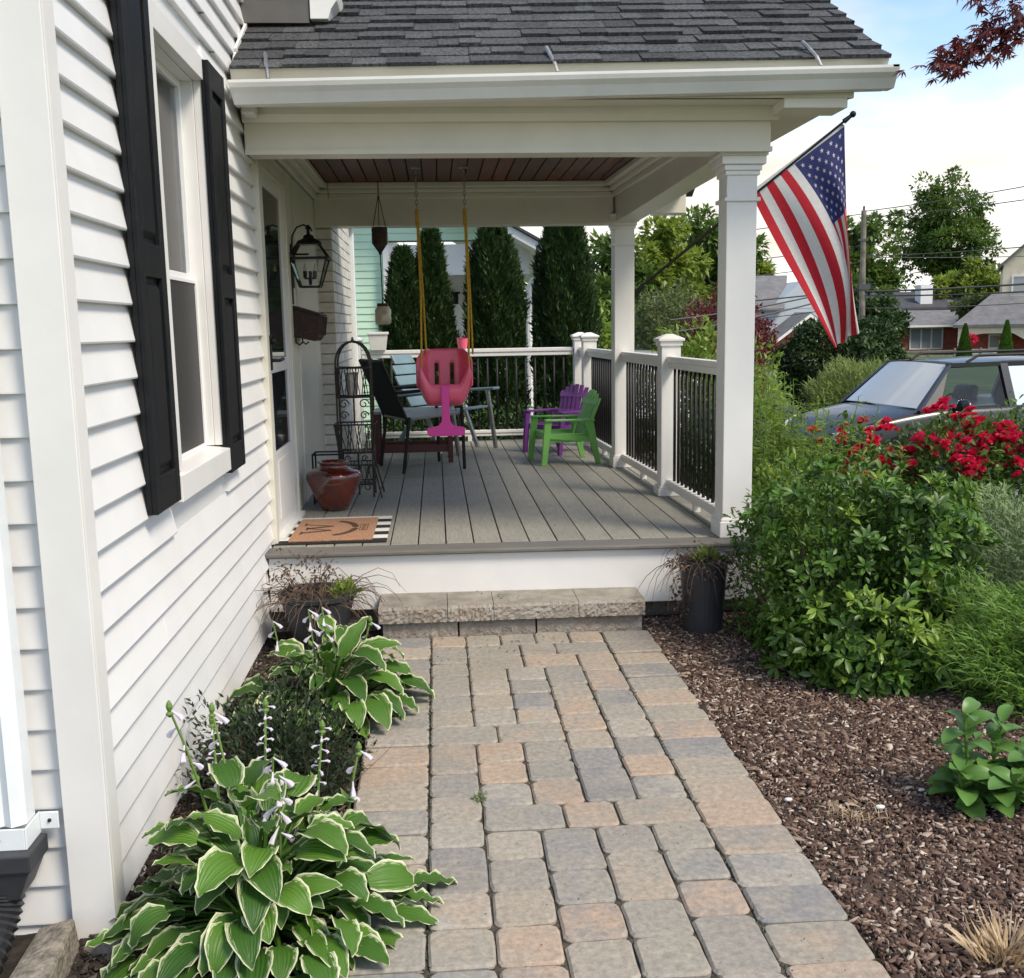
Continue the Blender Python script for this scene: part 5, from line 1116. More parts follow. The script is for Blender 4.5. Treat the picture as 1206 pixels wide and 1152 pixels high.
n = 60; t = obj('deck_litter', leafmesh('deck_litter', np.stack([RNG.uniform(-.2, 1.45, n), 5.3+RNG.gamma(2, .6, n), np.full(n, ZD+.003)], 1), np.stack([RNG.normal(0, 1, n), RNG.normal(0, 1, n), RNG.uniform(0, .3, n)], 1), RNG.uniform(.004, .016, n), .006, G['deadleaf']), kind='stuff'); tag(t, 'tiny dead leaf bits lying on the deck boards', 'debris')
t = obj('step_litter', leafmesh('step_litter', np.stack([RNG.uniform(.18, .42, 22), RNG.uniform(4.9, 5.12, 22), np.full(22, .159)], 1), np.stack([RNG.normal(0, 1, 22), RNG.normal(0, 1, 22), RNG.uniform(0, .25, 22)], 1), RNG.uniform(.008, .02, 22), .006, G['deadleaf']), kind='stuff'); tag(t, 'dark bits of dead leaf lying on the step cap stones', 'leaf litter')
# moss crumbs in the paver joints
n = 420; P = np.stack([np.where(RNG.random(n) < .6, -.062+RNG.normal(0, .003, n), .766+RNG.normal(0, .003, n)), RNG.uniform(1.9, 4.85, n), np.full(n, -.008)], 1); k = RNG.random(n) < .85
t = obj('joint_crumbs', leafmesh('joint_crumbs', P, dirs(n, .8), RNG.uniform(.006, .014, n), .007, G['dark']), kind='stuff'); tag(t, 'dark crumbs and moss caught in the long paver joints', 'moss')

# ------------------------------------------------------------ red maple twig overhead
mt = thing('red_maple', 'dark red maple branch hanging in from the upper right corner', 'maple', (2.95, 4.5, 2.9))
bm_ = MB(); tips = []
main = [Vector((3.1, 4.55, 2.90)), Vector((2.75, 4.52, 2.78)), Vector((2.5, 4.5, 2.70)), Vector((2.3, 4.5, 2.60)), Vector((2.11, 4.48, 2.51))]
bm_.tube(main, [.008, .006, .005, .003, .0015], 6)
m2 = [Vector((3.1, 4.4, 3.0)), Vector((2.7, 4.42, 2.92)), Vector((2.45, 4.45, 2.86)), Vector((2.28, 4.46, 2.80))]; bm_.tube(m2, [.007, .005, .003, .0015], 6)
def maple(seed):
    rg = random.Random(seed); P, D, Ls = [], [], []
    for k in range(7): a_ = (k-3)*.62; P.append((0, 0, 0)); D.append((math.cos(a_), math.sin(a_), -.25+rg.uniform(-.2, .1))); Ls.append(.055*(1-.11*abs(k-3)))
    return leafmesh('maple_leaf', np.array(P), np.array(D), np.array(Ls), np.array(Ls)*.24, G['red'], .1, droop=.1)
MM = [maple(s) for s in range(4)]
for k in range(290):
    if random.random() < .74:
        q = random.betavariate(2, 2); i = min(2, int(q*3)); p = main[1+i].lerp(main[min(4, 2+i)], q*3-i)+Vector((random.gauss(0, .045), random.gauss(0, .05), random.gauss(.02, .05)*(1.2-q*.8)))
    else: q = random.random(); p = m2[1].lerp(m2[3], q)+Vector((random.gauss(0, .07), random.gauss(0, .05), random.gauss(0, .025)))
    o = obj('maple_leaf', MM[k % 4], parent=mt, loc=p-mt.location, rot=(random.gauss(0, .5), random.gauss(.3, .4), math.pi+random.gauss(0, .8))); s = random.uniform(.7, 1.3); o.scale = (s, s, s)
bm_.tube([(4.9, 5.0, 2.3), (3.9, 4.7, 2.85), (3.1, 4.55, 2.90)], [.035, .018, .008], 6).tube([(4.9, 5.0, 2.5), (3.9, 4.6, 2.98), (3.1, 4.4, 3.0)], [.03, .016, .007], 6)
add(mt, 'twig', mesh(bm_, M['bark'])); add(mt, 'trunk', mesh(MB().tube([(4.95, 5.05, -.15), (4.9, 5.0, 1.2), (4.9, 5.0, 2.6)], [.10, .07, .04], 8), M['bark']))

# ------------------------------------------------------------ arborvitae beyond the porch
def arbor(label, x, y, h, r, n, seed, tops=1, full=1.45):
    z0 = -.45; t = thing('arborvitae', label, 'evergreen', (x, y, z0), 0, 'arborvitae beyond the far railing'); rg = np.random.default_rng(seed)
    q = rg.uniform(0, 1, n)**.85; a_ = rg.uniform(0, 6.283, n); ph = rg.uniform(0, 6.28, 4)
    prof = np.minimum(1, (1.01-q)**.5*full)*np.clip(.55+q*3, 0, 1)
    lob = 1+.13*np.sin(a_*5+q*9+ph[0])+.10*np.sin(a_*3-q*14+ph[1])+.07*np.sin(q*40+a_*7)
    rad = r*prof*lob*np.sqrt(rg.uniform(.42, 1, n))
    top = np.zeros(n)
    if tops > 1: k = (a_*tops/6.283).astype(int) % tops; top = np.array([0, -.10, .03, -.16])[k]*q
    P = np.stack([x+rad*np.cos(a_), y+rad*np.sin(a_), z0+.1+(h-z0-.1)*q*(1+top*.35)], 1)
    D = np.stack([np.cos(a_)*.55, np.sin(a_)*.55, np.full(n, 1.0)], 1)+rg.normal(0, .32, (n, 3))
    add(t, 'crown', leafmesh('crown', P, D, rg.uniform(.05, .11, n), rg.uniform(.018, .034, n), G['arb'], .1, droop=.05))
    add(t, 'trunk', mesh(MB().tube([(x, y, z0-.05), (x, y, z0+(h-z0)*.9)], [.06, .01], 8), M['bark']))
arbor('slim arborvitae on the left with the lower pointed top', -.34, 11.9, 2.34, .25, 18000, 1, 1, 1.6)
arbor('pointed arborvitae just right of the hanging jar, taller of the left pair', -.03, 12.0, 2.54, .265, 20000, 2, 1, 1.5)
arbor('wide arborvitae with several tops behind the swing', .685, 12.0, 2.60, .305, 26000, 3, 4, 2.3)
arbor('tall arborvitae by the white downspout next to the corner post', 1.50, 12.0, 2.92, .34, 26000, 4, 1, 1.7)

# ------------------------------------------------------------ mint green neighbour
mint = mk('mint_siding', (.55, .75, .575), .5, .05, 2, ovar=.02)
nb = thing('neighbour_house', 'mint green sided house with a white porch beyond the arborvitae', 'house', (-1.5, 17, -.4))
for k in range(34): add(nb, 'siding_board', mesh(MB().prism([(15.0, -.3+k*.1), (14.985, -.3+k*.1), (14.997, -.2+k*.1), (15.0, -.2+k*.1)], 'x', -5, -.66), mint))
for k in range(34, 44):
    z = -.3+k*.1; xr = 1.0-(z-2.78)/.58; 
    pass
for k in range(30, 46):
    z = -.3+k*.1; xr = min(1.45, 1.62-(z+.1-2.45)/.58)
    if xr > -.62: add(nb, 'siding_board', mesh(MB().prism([(14.9, z), (14.885, z), (14.897, z+.1), (14.9, z+.1)], 'x', -.655, xr), mint))
add(nb, 'wall', mesh(MB().box(-5, -.66, 15.001, 20, -.4, 3.1).box(-.66, 1.45, 14.901, 15.2, 2.7, 2.75).box(-.9, .1, 17.0, 17.1, -.4, 2.4), M['vinyl']))
add(nb, 'porch_beam', mesh(MB().box(-.656, 1.35, 14.86, 15.0, 2.22, 2.64), M['trim']))
add(nb, 'porch_ceiling', mesh(MB().box(-.66, 1.3, 15.0, 17.0, 2.30, 2.33), mk('porch_ceiling_grey', (.42, .43, .40), .6)))
add(nb, 'back_wall', mesh(MB().box(-.66, 1.3, 16.9, 17.0, -.4, 2.3), M['vinyl']))
add(nb, 'porch_post', mesh(MB().box(1.12, 1.20, 14.88, 14.96, -.4, 2.25).box(-.70, -.62, 14.84, 14.95, -.4, 2.75), M['trim']))
add(nb, 'porch_rail', mesh(MB().box(-.6, 1.1, 14.88, 14.94, 1.28, 1.34).box(-.6, 1.1, 14.88, 14.94, .62, .68), M['trim']))
add(nb, 'house_lantern', mesh(MB().box(.30, .38, 16.75, 16.89, 1.86, 2.02).box(.27, .41, 16.73, 16.89, 2.02, 2.05), M['iron']))
rf = mesh(MB().hexa([(-2.4, 14.3, 4.62), (1.78, 14.3, 2.30), (1.78, 20, 2.30), (-2.4, 20, 4.62), (-2.4, 14.3, 4.74), (1.78, 14.3, 2.42), (1.78, 20, 2.42), (-2.4, 20, 4.74)]), M['trim']); add(nb, 'gable_soffit', rf)
add(nb, 'roof', mesh(MB().hexa([(-2.4, 14.25, 4.75), (1.82, 14.25, 2.41), (1.82, 20, 2.41), (-2.4, 20, 4.75), (-2.4, 14.25, 4.79), (1.82, 14.25, 2.45), (1.82, 20, 2.45), (-2.4, 20, 4.79)]), M['shingle']))
add(nb, 'downspout', mesh(MB().tube([(1.74, 14.5, 2.34), (1.66, 14.6, 2.20), (1.38, 14.75, 2.12), (1.33, 14.78, 2.02), (1.33, 14.78, -.4)], .045, 8), M['trim']))

# ------------------------------------------------------------ trees and bushes out to the street
def tree(label, x, y, top, w_, mat, n=5000, leaf=.3, seed=1, clumps=70, lowest=.25, name='tree', group=None, z0=None):
    z0 = zt(x, y) if z0 is None else z0; h = top-z0; t = thing(name, label, 'tree', (x, y, z0), 0, group); rg = np.random.default_rng(seed)
    m = MB(); m.tube([(x, y, z0-.1), (x+.02*h, y, z0+h*.3), (x, y, z0+h*.78)], [h*.026, h*.018, h*.006], 8)
    cz = z0+h*(lowest+(1-lowest)/2); rz = h*(1-lowest)/2; Cc = []
    for k in range(clumps):
        d = unit(rg.normal(0, 1, (1, 3)))[0]; q = rg.uniform(.35, 1)**.6*(1+.24*math.sin(3*math.atan2(d[1], d[0])+seed)+.16*math.cos(5*d[2]+seed*2)); zz = d[2]*q; wid = 1 if zz > 0 else 1-.25*abs(zz); c_ = np.array([x+d[0]*w_*q*wid*.82, y+d[1]*w_*q*wid*.82, cz+zz*rz*.86]); Cc.append(c_)
        if k % 5 == 0: p0 = Vector((x, y, z0+h*rg.uniform(.22, .55))); p1 = Vector(c_); m.tube([p0, p0.lerp(p1, .5)+Vector((0, 0, h*.03)), p1], [h*.010, h*.006, h*.002], 5)
    Cc = np.array(Cc); per = n//clumps; k = np.repeat(np.arange(clumps), per); sz = rg.uniform(.11, .25, clumps)
    dd = unit(rg.normal(0, 1, (len(k), 3))); P = Cc[k]+dd*(rg.uniform(.2, 1, len(k))**.5*sz[k])[:, None]*np.array([w_*1.05, w_*1.05, rz*.8])
    D = dd+np.array([0, 0, -.15])+rg.normal(0, .5, dd.shape)
    add(t, 'crown', leafmesh('crown', P, D, rg.uniform(.7, 1.3, len(k))*leaf, rg.uniform(.4, .65, len(k))*leaf, mat, .2)); add(t, 'trunk', mesh(m, M['bark'])); return t
TG = 'trees beyond the gardens'
tree('broad yellow green tree rising just right of the far column', 7.3, 34, 5.3, 1.9, G['treey'], 9000, .26, 1, 60, .02, group=TG)
tree('tallest dark green tree behind the flag pole', 9.6, 36, 6.0, 1.9, G['treem'], 9000, .26, 2, 60, .02, group=TG)
tree('green tree between the column and the arborvitae', 5.3, 33, 4.5, 1.7, G['treem'], 8000, .26, 3, 60, .02, group=TG)
tree('pale tree behind the neighbour roof corner', 3.4, 30, 4.2, 1.5, G['treey'], 7000, .24, 4, 50, .02, group=TG)
tree('dark tree mass right behind the red maple', 10.8, 40, 5.0, 2.0, G['treed'], 8000, .28, 5, 60, .0, group=TG)
tree('green tree low behind the far column', 6.6, 38, 3.9, 2.0, G['treed'], 7000, .26, 6, 60, .0, group=TG)
tree('dark tree glimpsed past the arborvitae', 4.2, 36, 3.6, 2.0, G['treed'], 7000, .26, 16, 60, .0, group=TG)
tree('largest tree, round crowned, above the brick house', 45, 90, 13.8, 4.6, G['treem'], 15000, .42, 7, 120, .28, group=TG)
tree('dark tree directly behind the utility pole', 34, 82, 10.6, 3.3, G['treem'], 9000, .5, 8, 70, .05, group=TG)
tree('bright lime tree behind the ridge of the brick house', 39.5, 76, 6.2, 3.2, G['treey'], 8000, .45, 9, 60, .05, group=TG)
tree('dark tree by the gable of the cream house', 45.5, 86, 7.4, 2.2, G['treed'], 6000, .45, 10, 50, .05, group=TG)
tree('tree cut by the right edge behind the cream house', 51, 84, 9.0, 3.0, G['treem'], 6000, .5, 11, 50, .1, group=TG)
tree('yellow green tree left of the flag above the blue house', 24.0, 78, 7.2, 2.0, G['treey'], 6000, .45, 12, 50, .1, group=TG)
tree('low dark tree between the pole and the brick house', 28.2, 66, 3.6, 2.4, G['treed'], 6000, .4, 13, 50, .0, group=TG)
tree('mid green tree right of the utility pole', 33.0, 78, 4.8, 2.6, G['treem'], 6000, .45, 14, 50, .0, group=TG)
tree('small yellowish tree in front of the brick house roof', 35.0, 66, 3.5, 1.5, G['olive'], 3500, .3, 15, 40, .2, group=TG)
fw = thing('far_woods', 'distant line of mixed woods along the horizon', 'woods', (20, 120, -1)); fw['kind'] = 'stuff'
P = np.stack([RNG.uniform(-40, 90, 9000), RNG.uniform(112, 125, 9000), -1+RNG.uniform(0, 1, 9000)**1.3*5.0], 1); P[:, 2] += np.sin(P[:, 0]*.35)*1.2*(P[:, 2]+1)/6
o = add(fw, 'foliage', leafmesh('foliage', P, dirs(9000), 1.3, .8, G['treem']), 'stuff')
bush('round_hedge_bush', 'large round dark green bush below the tip of the flag', 'bush', (8.75, 22, .55), (1.45, 1.2, .98), 20000, .11, .06, G['arb'], .08, .75, .2, seed=41, zmin=-.5, bark=M['bark'])
bush('grassy_bush', 'pale feathery bush in front of the round dark one', 'bush', (7.05, 17, .10), (.85, .7, .70), 7000, .16, .026, G['pale'], .1, .5, 1.6, seed=42, zmin=-.55, bark=M['bark'])
bush('grassy_bush', 'yellow green bush beside the pale feathery bush', 'bush', (8.1, 17.6, .10), (.75, .6, .60), 5000, .12, .03, G['lime'], .15, .5, .8, seed=43, zmin=-.55, bark=M['bark'])
bush('olive_shrub', 'big olive green shrub filling the gap right of the far column', 'shrub', (5.0, 22, .85), (1.15, 1.0, 1.45), 9000, .12, .05, G['olive'], .12, .5, .2, seed=44, zmin=-.5, bark=M['bark'])
bush('purple_maple', 'dark purple leaved maple seen just left of the near column', 'tree', (5.15, 18.5, .75), (.85, .8, 1.35), 7000, .11, .05, G['red'], .12, .5, -.4, seed=45, zmin=-.5, bark=M['bark'])
bush('purple_maple', 'small dark purple tree right of the near column before the blue house', 'tree', (14.2, 45, .5), (.75, .7, 1.2), 2500, .2, .1, G['red'], .15, .4, -.2, seed=46, zmin=-1, bark=M['bark'])
bush('lime_shrub', 'lime green shrub showing above the side railing', 'shrub', (2.45, 9.7, .85), (.42, .40, .62), 3000, .075, .035, G['lime'], .2, .35, .6, seed=47, zmin=-.5, bark=M['bark'])
bush('lime_shrub', 'lower lime shrub behind the near bay of the side railing', 'shrub', (2.75, 9.2, .60), (.42, .40, .60), 3000, .07, .035, G['lime'], .2, .35, .6, seed=48, zmin=-.5, bark=M['bark'])
bush('lime_shrub', 'pale bush low behind the second railing post', 'shrub', (1.95, 9.9, .55), (.3, .35, .6), 1800, .06, .03, G['treey'], .2, .35, .6, seed=49, zmin=-.5, bark=M['bark'])
bush('side_shrub', 'dark shrub low against the outside of the side railing', 'shrub', (2.20, 7.6, .30), (.42, .9, .50), 5000, .065, .03, G['treed'], .2, .4, .4, seed=50, zmin=-.5, bark=M['bark'])
bush('back_shrub', 'dark evergreen low growth at the foot of the arborvitae', 'shrub', (.55, 11.3, .1), (1.6, .35, .55), 7000, .07, .03, G['arb'], .1, .4, .4, seed=51, zmin=-.5, bark=M['bark'])
bush('weedy_lime_plant', 'sunny yellow green plant between the arborvitae and the corner post', 'shrub', (2.05, 13.2, .75), (.30, .3, 1.0), 2600, .10, .05, G['lime'], .25, .3, .4, seed=52, zmin=-.5, bark=M['bark'])

# ------------------------------------------------------------ houses across the street
def window(parent_thing, x0, x1, z0, z1, y, panes=1, fc=None):
    f_ = MB(); t_ = .09
    f_.box(x0-t_, x1+t_, y-.08, y-.01, z1, z1+t_).box(x0-t_, x1+t_, y-.08, y-.01, z0-t_, z0).box(x0-t_, x0, y-.08, y-.01, z0, z1).box(x1, x1+t_, y-.08, y-.01, z0, z1)
    for k in range(1, panes): xm = x0+(x1-x0)*k/panes; f_.box(xm-.05, xm+.05, y-.078, y-.012, z0, z1)
    wn_ = add(parent_thing, 'window', mesh(f_, M['trim'])); obj('pane', MB().box(x0+.001, x1-.001, y-.04, y-.015, z0+.001, z1-.001), M['glassgrey'], wn_); return wn_
brick = mk('red_brick', (.34, .085, .055), .85, .3, 3, .2, 20)
roofgrey = mk('grey_roof', (.16, .16, .165), .85, .2, 2, .2, 10)
roofdark = mk('dark_roof', (.055, .057, .065), .8, .2, 2, .2, 10)
bh = thing('brick_house', 'low red brick house with a grey roof and white picture window', 'house', (35, 73, -1.1))
add(bh, 'wall', mesh(MB().box(31.9, 40, 70, 78, -1.3, 1.06), brick)); add(bh, 'foundation', mesh(MB().box(31.85, 40.05, 69.95, 78, -1.5, -.72), M['concrete']))
add(bh, 'roof', mesh(MB().hexa([(31.4, 69.3, 1.02), (40.5, 69.3, 1.02), (40.5, 74, 2.35), (31.4, 74, 2.35), (31.4, 69.3, 1.12), (40.5, 69.3, 1.12), (40.5, 74, 2.45), (31.4, 74, 2.45)]), roofgrey))
add(bh, 'upper_roof', mesh(MB().hexa([(31.8, 73, 2.2), (39, 73, 2.2), (39, 77, 3.5), (31.8, 77, 3.5), (31.8, 73, 2.3), (39, 73, 2.3), (39, 77, 3.6), (31.8, 77, 3.6)]), roofdark))
add(bh, 'chimney', mesh(MB().box(35.2, 36.1, 74, 74.9, 2.3, 4.0), M['vinyl'])); add(bh, 'fascia', mesh(MB().box(31.4, 40.5, 69.27, 69.3, .98, 1.13), M['trim']))
window(bh, 32.7, 34.9, -.45, .85, 70, 3); window(bh, 36.3, 37.1, -.2, .9, 70); window(bh, 32.9, 33.6, -1.15, -.85, 69.95)
for i_, px_ in enumerate((35.25, 35.48, 35.71)): pass
ch_ = thing('cream_house', 'cream two storey house with an arched porch at the right edge', 'house', (36, 66, -1.1))
creamw = mk('cream_siding', (.66, .58, .44), .7, .08, 3)
add(ch_, 'wall', mesh(MB().box(34.95, 43, 62.6, 70, -1.3, 4.8), creamw)); add(ch_, 'gable', mesh(MB().prism([(34.95, 4.8), (39, 8.6), (43, 4.8)], 'y', 62.61, 70), creamw))
ch_.location = (34.95, 62.6, -1.1); ch_.rotation_euler = (0, 0, R(-28))
for c_ in ch_.children: c_.location = -ch_.location
add(ch_, 'roof', mesh(MB().hexa([(34.75, 62.3, 4.55), (39, 62.3, 8.6), (39, 70, 8.6), (34.75, 70, 4.55), (34.72, 62.3, 4.72), (39, 62.3, 8.78), (39, 70, 8.78), (34.72, 70, 4.72)]), roofgrey))
add(ch_, 'porch_roof', mesh(MB().hexa([(32.3, 59.3, .98), (42, 59.3, .98), (42, 62.6, 2.95), (34.5, 62.6, 2.95), (32.3, 59.3, 1.15), (42, 59.3, 1.15), (42, 62.6, 3.1), (34.5, 62.6, 3.1)]), roofgrey))
arch = [(31.2, -1.2), (31.2, .95), (42, .95), (42, .1)]
add(ch_, 'porch_arch', mesh(MB().box(32.6, 42, 59.5, 59.8, .62, .99).prism([(32.6, -1.2), (32.9, -1.2), (32.9, .15), (33.3, .5), (34.0, .62), (32.6, .62)], 'y', 59.5, 59.8).prism([(36.3, -1.2), (36.8, -1.2), (36.8, .2), (37.2, .62), (35.6, .62), (36.3, .2)], 'y', 59.5, 59.8), creamw))
add(ch_, 'porch_wall', mesh(MB().box(32.9, 42, 61.5, 61.6, -1.2, .98), brick)); add(ch_, 'porch_parapet', mesh(MB().box(32.9, 34.8, 59.6, 59.7, -1.2, -.3), M['trim']))
window(ch_, 34.4, 35.5, -.25, .45, 61.5, 2); window(ch_, 35.55, 36.6, 2.9, 4.0, 62.6, 1); add(ch_, 'air_conditioner', mesh(MB().box(35.4, 36.2, 62.2, 62.58, 2.45, 2.88), M['vinyl']))
bl = thing('blue_house', 'pale blue grey house with solar panels and a brick gable behind the flag', 'house', (22, 69, -1))
blw = mk('blue_siding', (.42, .47, .50), .7, .06, 3)
add(bl, 'wall', mesh(MB().box(19, 25.5, 66, 74, -1.3, 2.35), blw)); add(bl, 'gable', mesh(MB().prism([(21.4, 2.35), (23.6, 4.1), (25.5, 2.35)], 'y', 65.98, 74), blw))
add(bl, 'roof', mesh(MB().hexa([(18.6, 65.4, 2.25), (22.2, 65.4, 2.25), (23.9, 70, 4.5), (18.6, 70, 4.5), (18.6, 65.4, 2.38), (22.2, 65.4, 2.38), (23.9, 70, 4.63), (18.6, 70, 4.63)]), roofgrey))
add(bl, 'solar_panel', mesh(MB().hexa([(19, 66.2, 2.78), (20.3, 66.2, 2.78), (20.3, 69, 4.15), (19, 69, 4.15), (19, 66.2, 2.84), (20.3, 66.2, 2.84), (20.3, 69, 4.21), (19, 69, 4.21)]), roofdark))
add(bl, 'brick_gable', mesh(MB().prism([(21.0, -1.2), (25.2, -1.2), (25.2, .2), (23.1, 1.75), (21.0, .2)], 'y', 63.5, 65.9), brick)); add(bl, 'gable_roof', mesh(MB().prism([(20.6, .0), (23.1, 1.85), (25.6, .0), (25.6, .2), (23.1, 2.1), (20.6, .2)], 'y', 63.2, 66), roofgrey)); add(bl, 'barge_board', mesh(MB().prism([(20.6, -.05), (23.1, 1.78), (25.6, -.05), (25.6, .12), (23.1, 1.98), (20.6, .12)], 'y', 63.12, 63.19), M['trim']))
window(bl, 19.3, 20.0, 1.1, 1.9, 66, 1); window(bl, 20.3, 20.9, 1.1, 1.9, 66, 1); window(bl, 22.9, 23.6, .2, .9, 63.5, 1)
for i, (x, top) in enumerate(((28.75, 1.15), (31.1, 1.30))):
    t = thing('cone_evergreen', ('slim cone shaped evergreen left of the cream porch', 'slim cone shaped evergreen before the cream porch arch')[i], 'evergreen', (x, 55, -1.0), 0, 'cone evergreens by the cream house'); n = 4000; q = RNG.uniform(0, 1, n)**1.3; a_ = RNG.uniform(0, 6.28, n); r_ = .42*(1-q)**.8*RNG.uniform(.75, 1, n)
    P = np.stack([x+r_*np.cos(a_), 55+r_*np.sin(a_), -.8+(top+.8)*q], 1); add(t, 'crown', leafmesh('crown', P, np.stack([np.cos(a_)*.5, np.sin(a_)*.5, np.ones(n)], 1), .16, .07, G['shrub'])); add(t, 'trunk', mesh(MB().tube([(x, 55, -1.05), (x, 55, 0)], [.07, .03], 6), M['bark']))
for i, (x, z) in enumerate(((32.0, .30), (34.0, .35))):
    t = thing('hanging_basket', ('hanging basket of red flowers left in the cream porch arch', 'hanging basket of red flowers at the frame edge under the porch')[i], 'hanging basket', (x, 60.3, z), 0, 'flower baskets on the cream porch'); P, d = blob(160, (x, 60.3, z), (.28, .28, .26), .1, .4, i); add(t, 'flowers', leafmesh('flowers', P, d, .14, .12, G['petal'])); add(t, 'chain', mesh(MB().tube([(x, 60.3, z), (x, 60.3, .63)], .012, 4), M['iron']))
# utility pole, street lamp and wires
up = thing('utility_pole', 'weathered wooden utility pole standing right of the flag', 'utility pole', (20.9, 50, -1)); add(up, 'pole', mesh(MB().tube([(20.9, 50, -1.1), (20.78, 50, 6.75)], [.17, .12], 10), M['polewood'])); add(up, 'insulator', mesh(MB().cyl((20.78, 50, 6.75), (20.78, 50, 6.95), .05).box(20.5, 21.0, 49.85, 49.95, 5.3, 5.4).box(20.6, 21.15, 49.8, 49.95, 3.0, 3.25), M['cable']))
def wire(p, q, sag, r, lab):
    p, q = Vector(p), Vector(q); pts = [p.lerp(q, i/16)-Vector((0, 0, sag*4*(i/16)*(1-i/16))) for i in range(17)]; o = obj('overhead_wire', MB().tube(pts, r, 4), M['cable']); tag(o, lab, 'wire', 'overhead wires')
    return o
ORD = ('topmost', 'second highest', 'third highest', 'fourth highest', 'fifth highest', 'sixth highest', 'lowest')
RGT = 'thin overhead wire running right from the utility pole'; LFT = 'thin overhead wire running left behind the flag'; 
for k_, (z0, x1, y1, z1, s, r) in enumerate(((6.7, 38, 36, 9.8, .5, .022), (6.4, 38, 36, 8.9, .6, .022), (4.6, 38, 36, 6.3, .6, .022), (4.55, 46, 48, 5.6, .5, .018), (2.9, 38, 36, 4.4, .45, .045), (2.7, 38, 36, 3.9, .5, .035), (2.1, 40, 44, 3.6, .5, .02))): wire((20.8, 50, z0), (x1, y1, z1), s, r, ORD[k_]+' overhead wire running right from the utility pole')
for k_, (z0, x1, y1, z1, s, r) in enumerate(((6.6, -6, 62, 6.0, .7, .02), (5.1, -6, 62, 4.6, .7, .02), (4.3, -6, 60, 3.8, .7, .02), (3.0, -6, 60, 2.6, .6, .035), (2.3, 9, 58, 1.9, .5, .02))): wire((20.8, 50, z0), (x1, y1, z1), s, r, (ORD[:4]+ORD[6:])[k_]+' overhead wire running left from the utility pole behind the flag')
for (y, z0, z1) in ((17.2, 1.55, 2.05), (17.0, 1.35, 1.95)): o = wire((3.9, y, z0), (7.5, y+2, z1), .05, .014, ('upper' if y > 17.1 else 'lower')+' of the two low cables crossing the purple maple'); o['group'] = 'low cables'
sl_t = thing('street_lamp', 'street lamp with a pale curved head above the purple maple', 'street lamp', (11.6, 40, -.8)); add(sl_t, 'mast', mesh(MB().tube([(11.6, 40, -.9), (11.6, 40, 3.2), (11.3, 40, 3.45), (10.8, 40, 3.52)], [.08, .06, .04, .03], 8), M['steel'])); add(sl_t, 'lamp_head', mesh(MB().ball((10.55, 40, 3.5), .14, 10, 6, 2.4, .9, .5), M['white_pot'], True))
fence = thing('rail_fence', 'thin grey rail fence before the brick house lawn', 'fence', (30, 62, -1)); 
for k in range(6): add(fence, 'post', mesh(MB().box(26+k*1.6-.05, 26+k*1.6+.05, 60, 60.1, -1.2, -.2), M['polewood']))
for z in (-.35, -.65): add(fence, 'rail', mesh(MB().box(25.9, 34.1, 60.02, 60.08, z-.04, z+.04), M['polewood']))

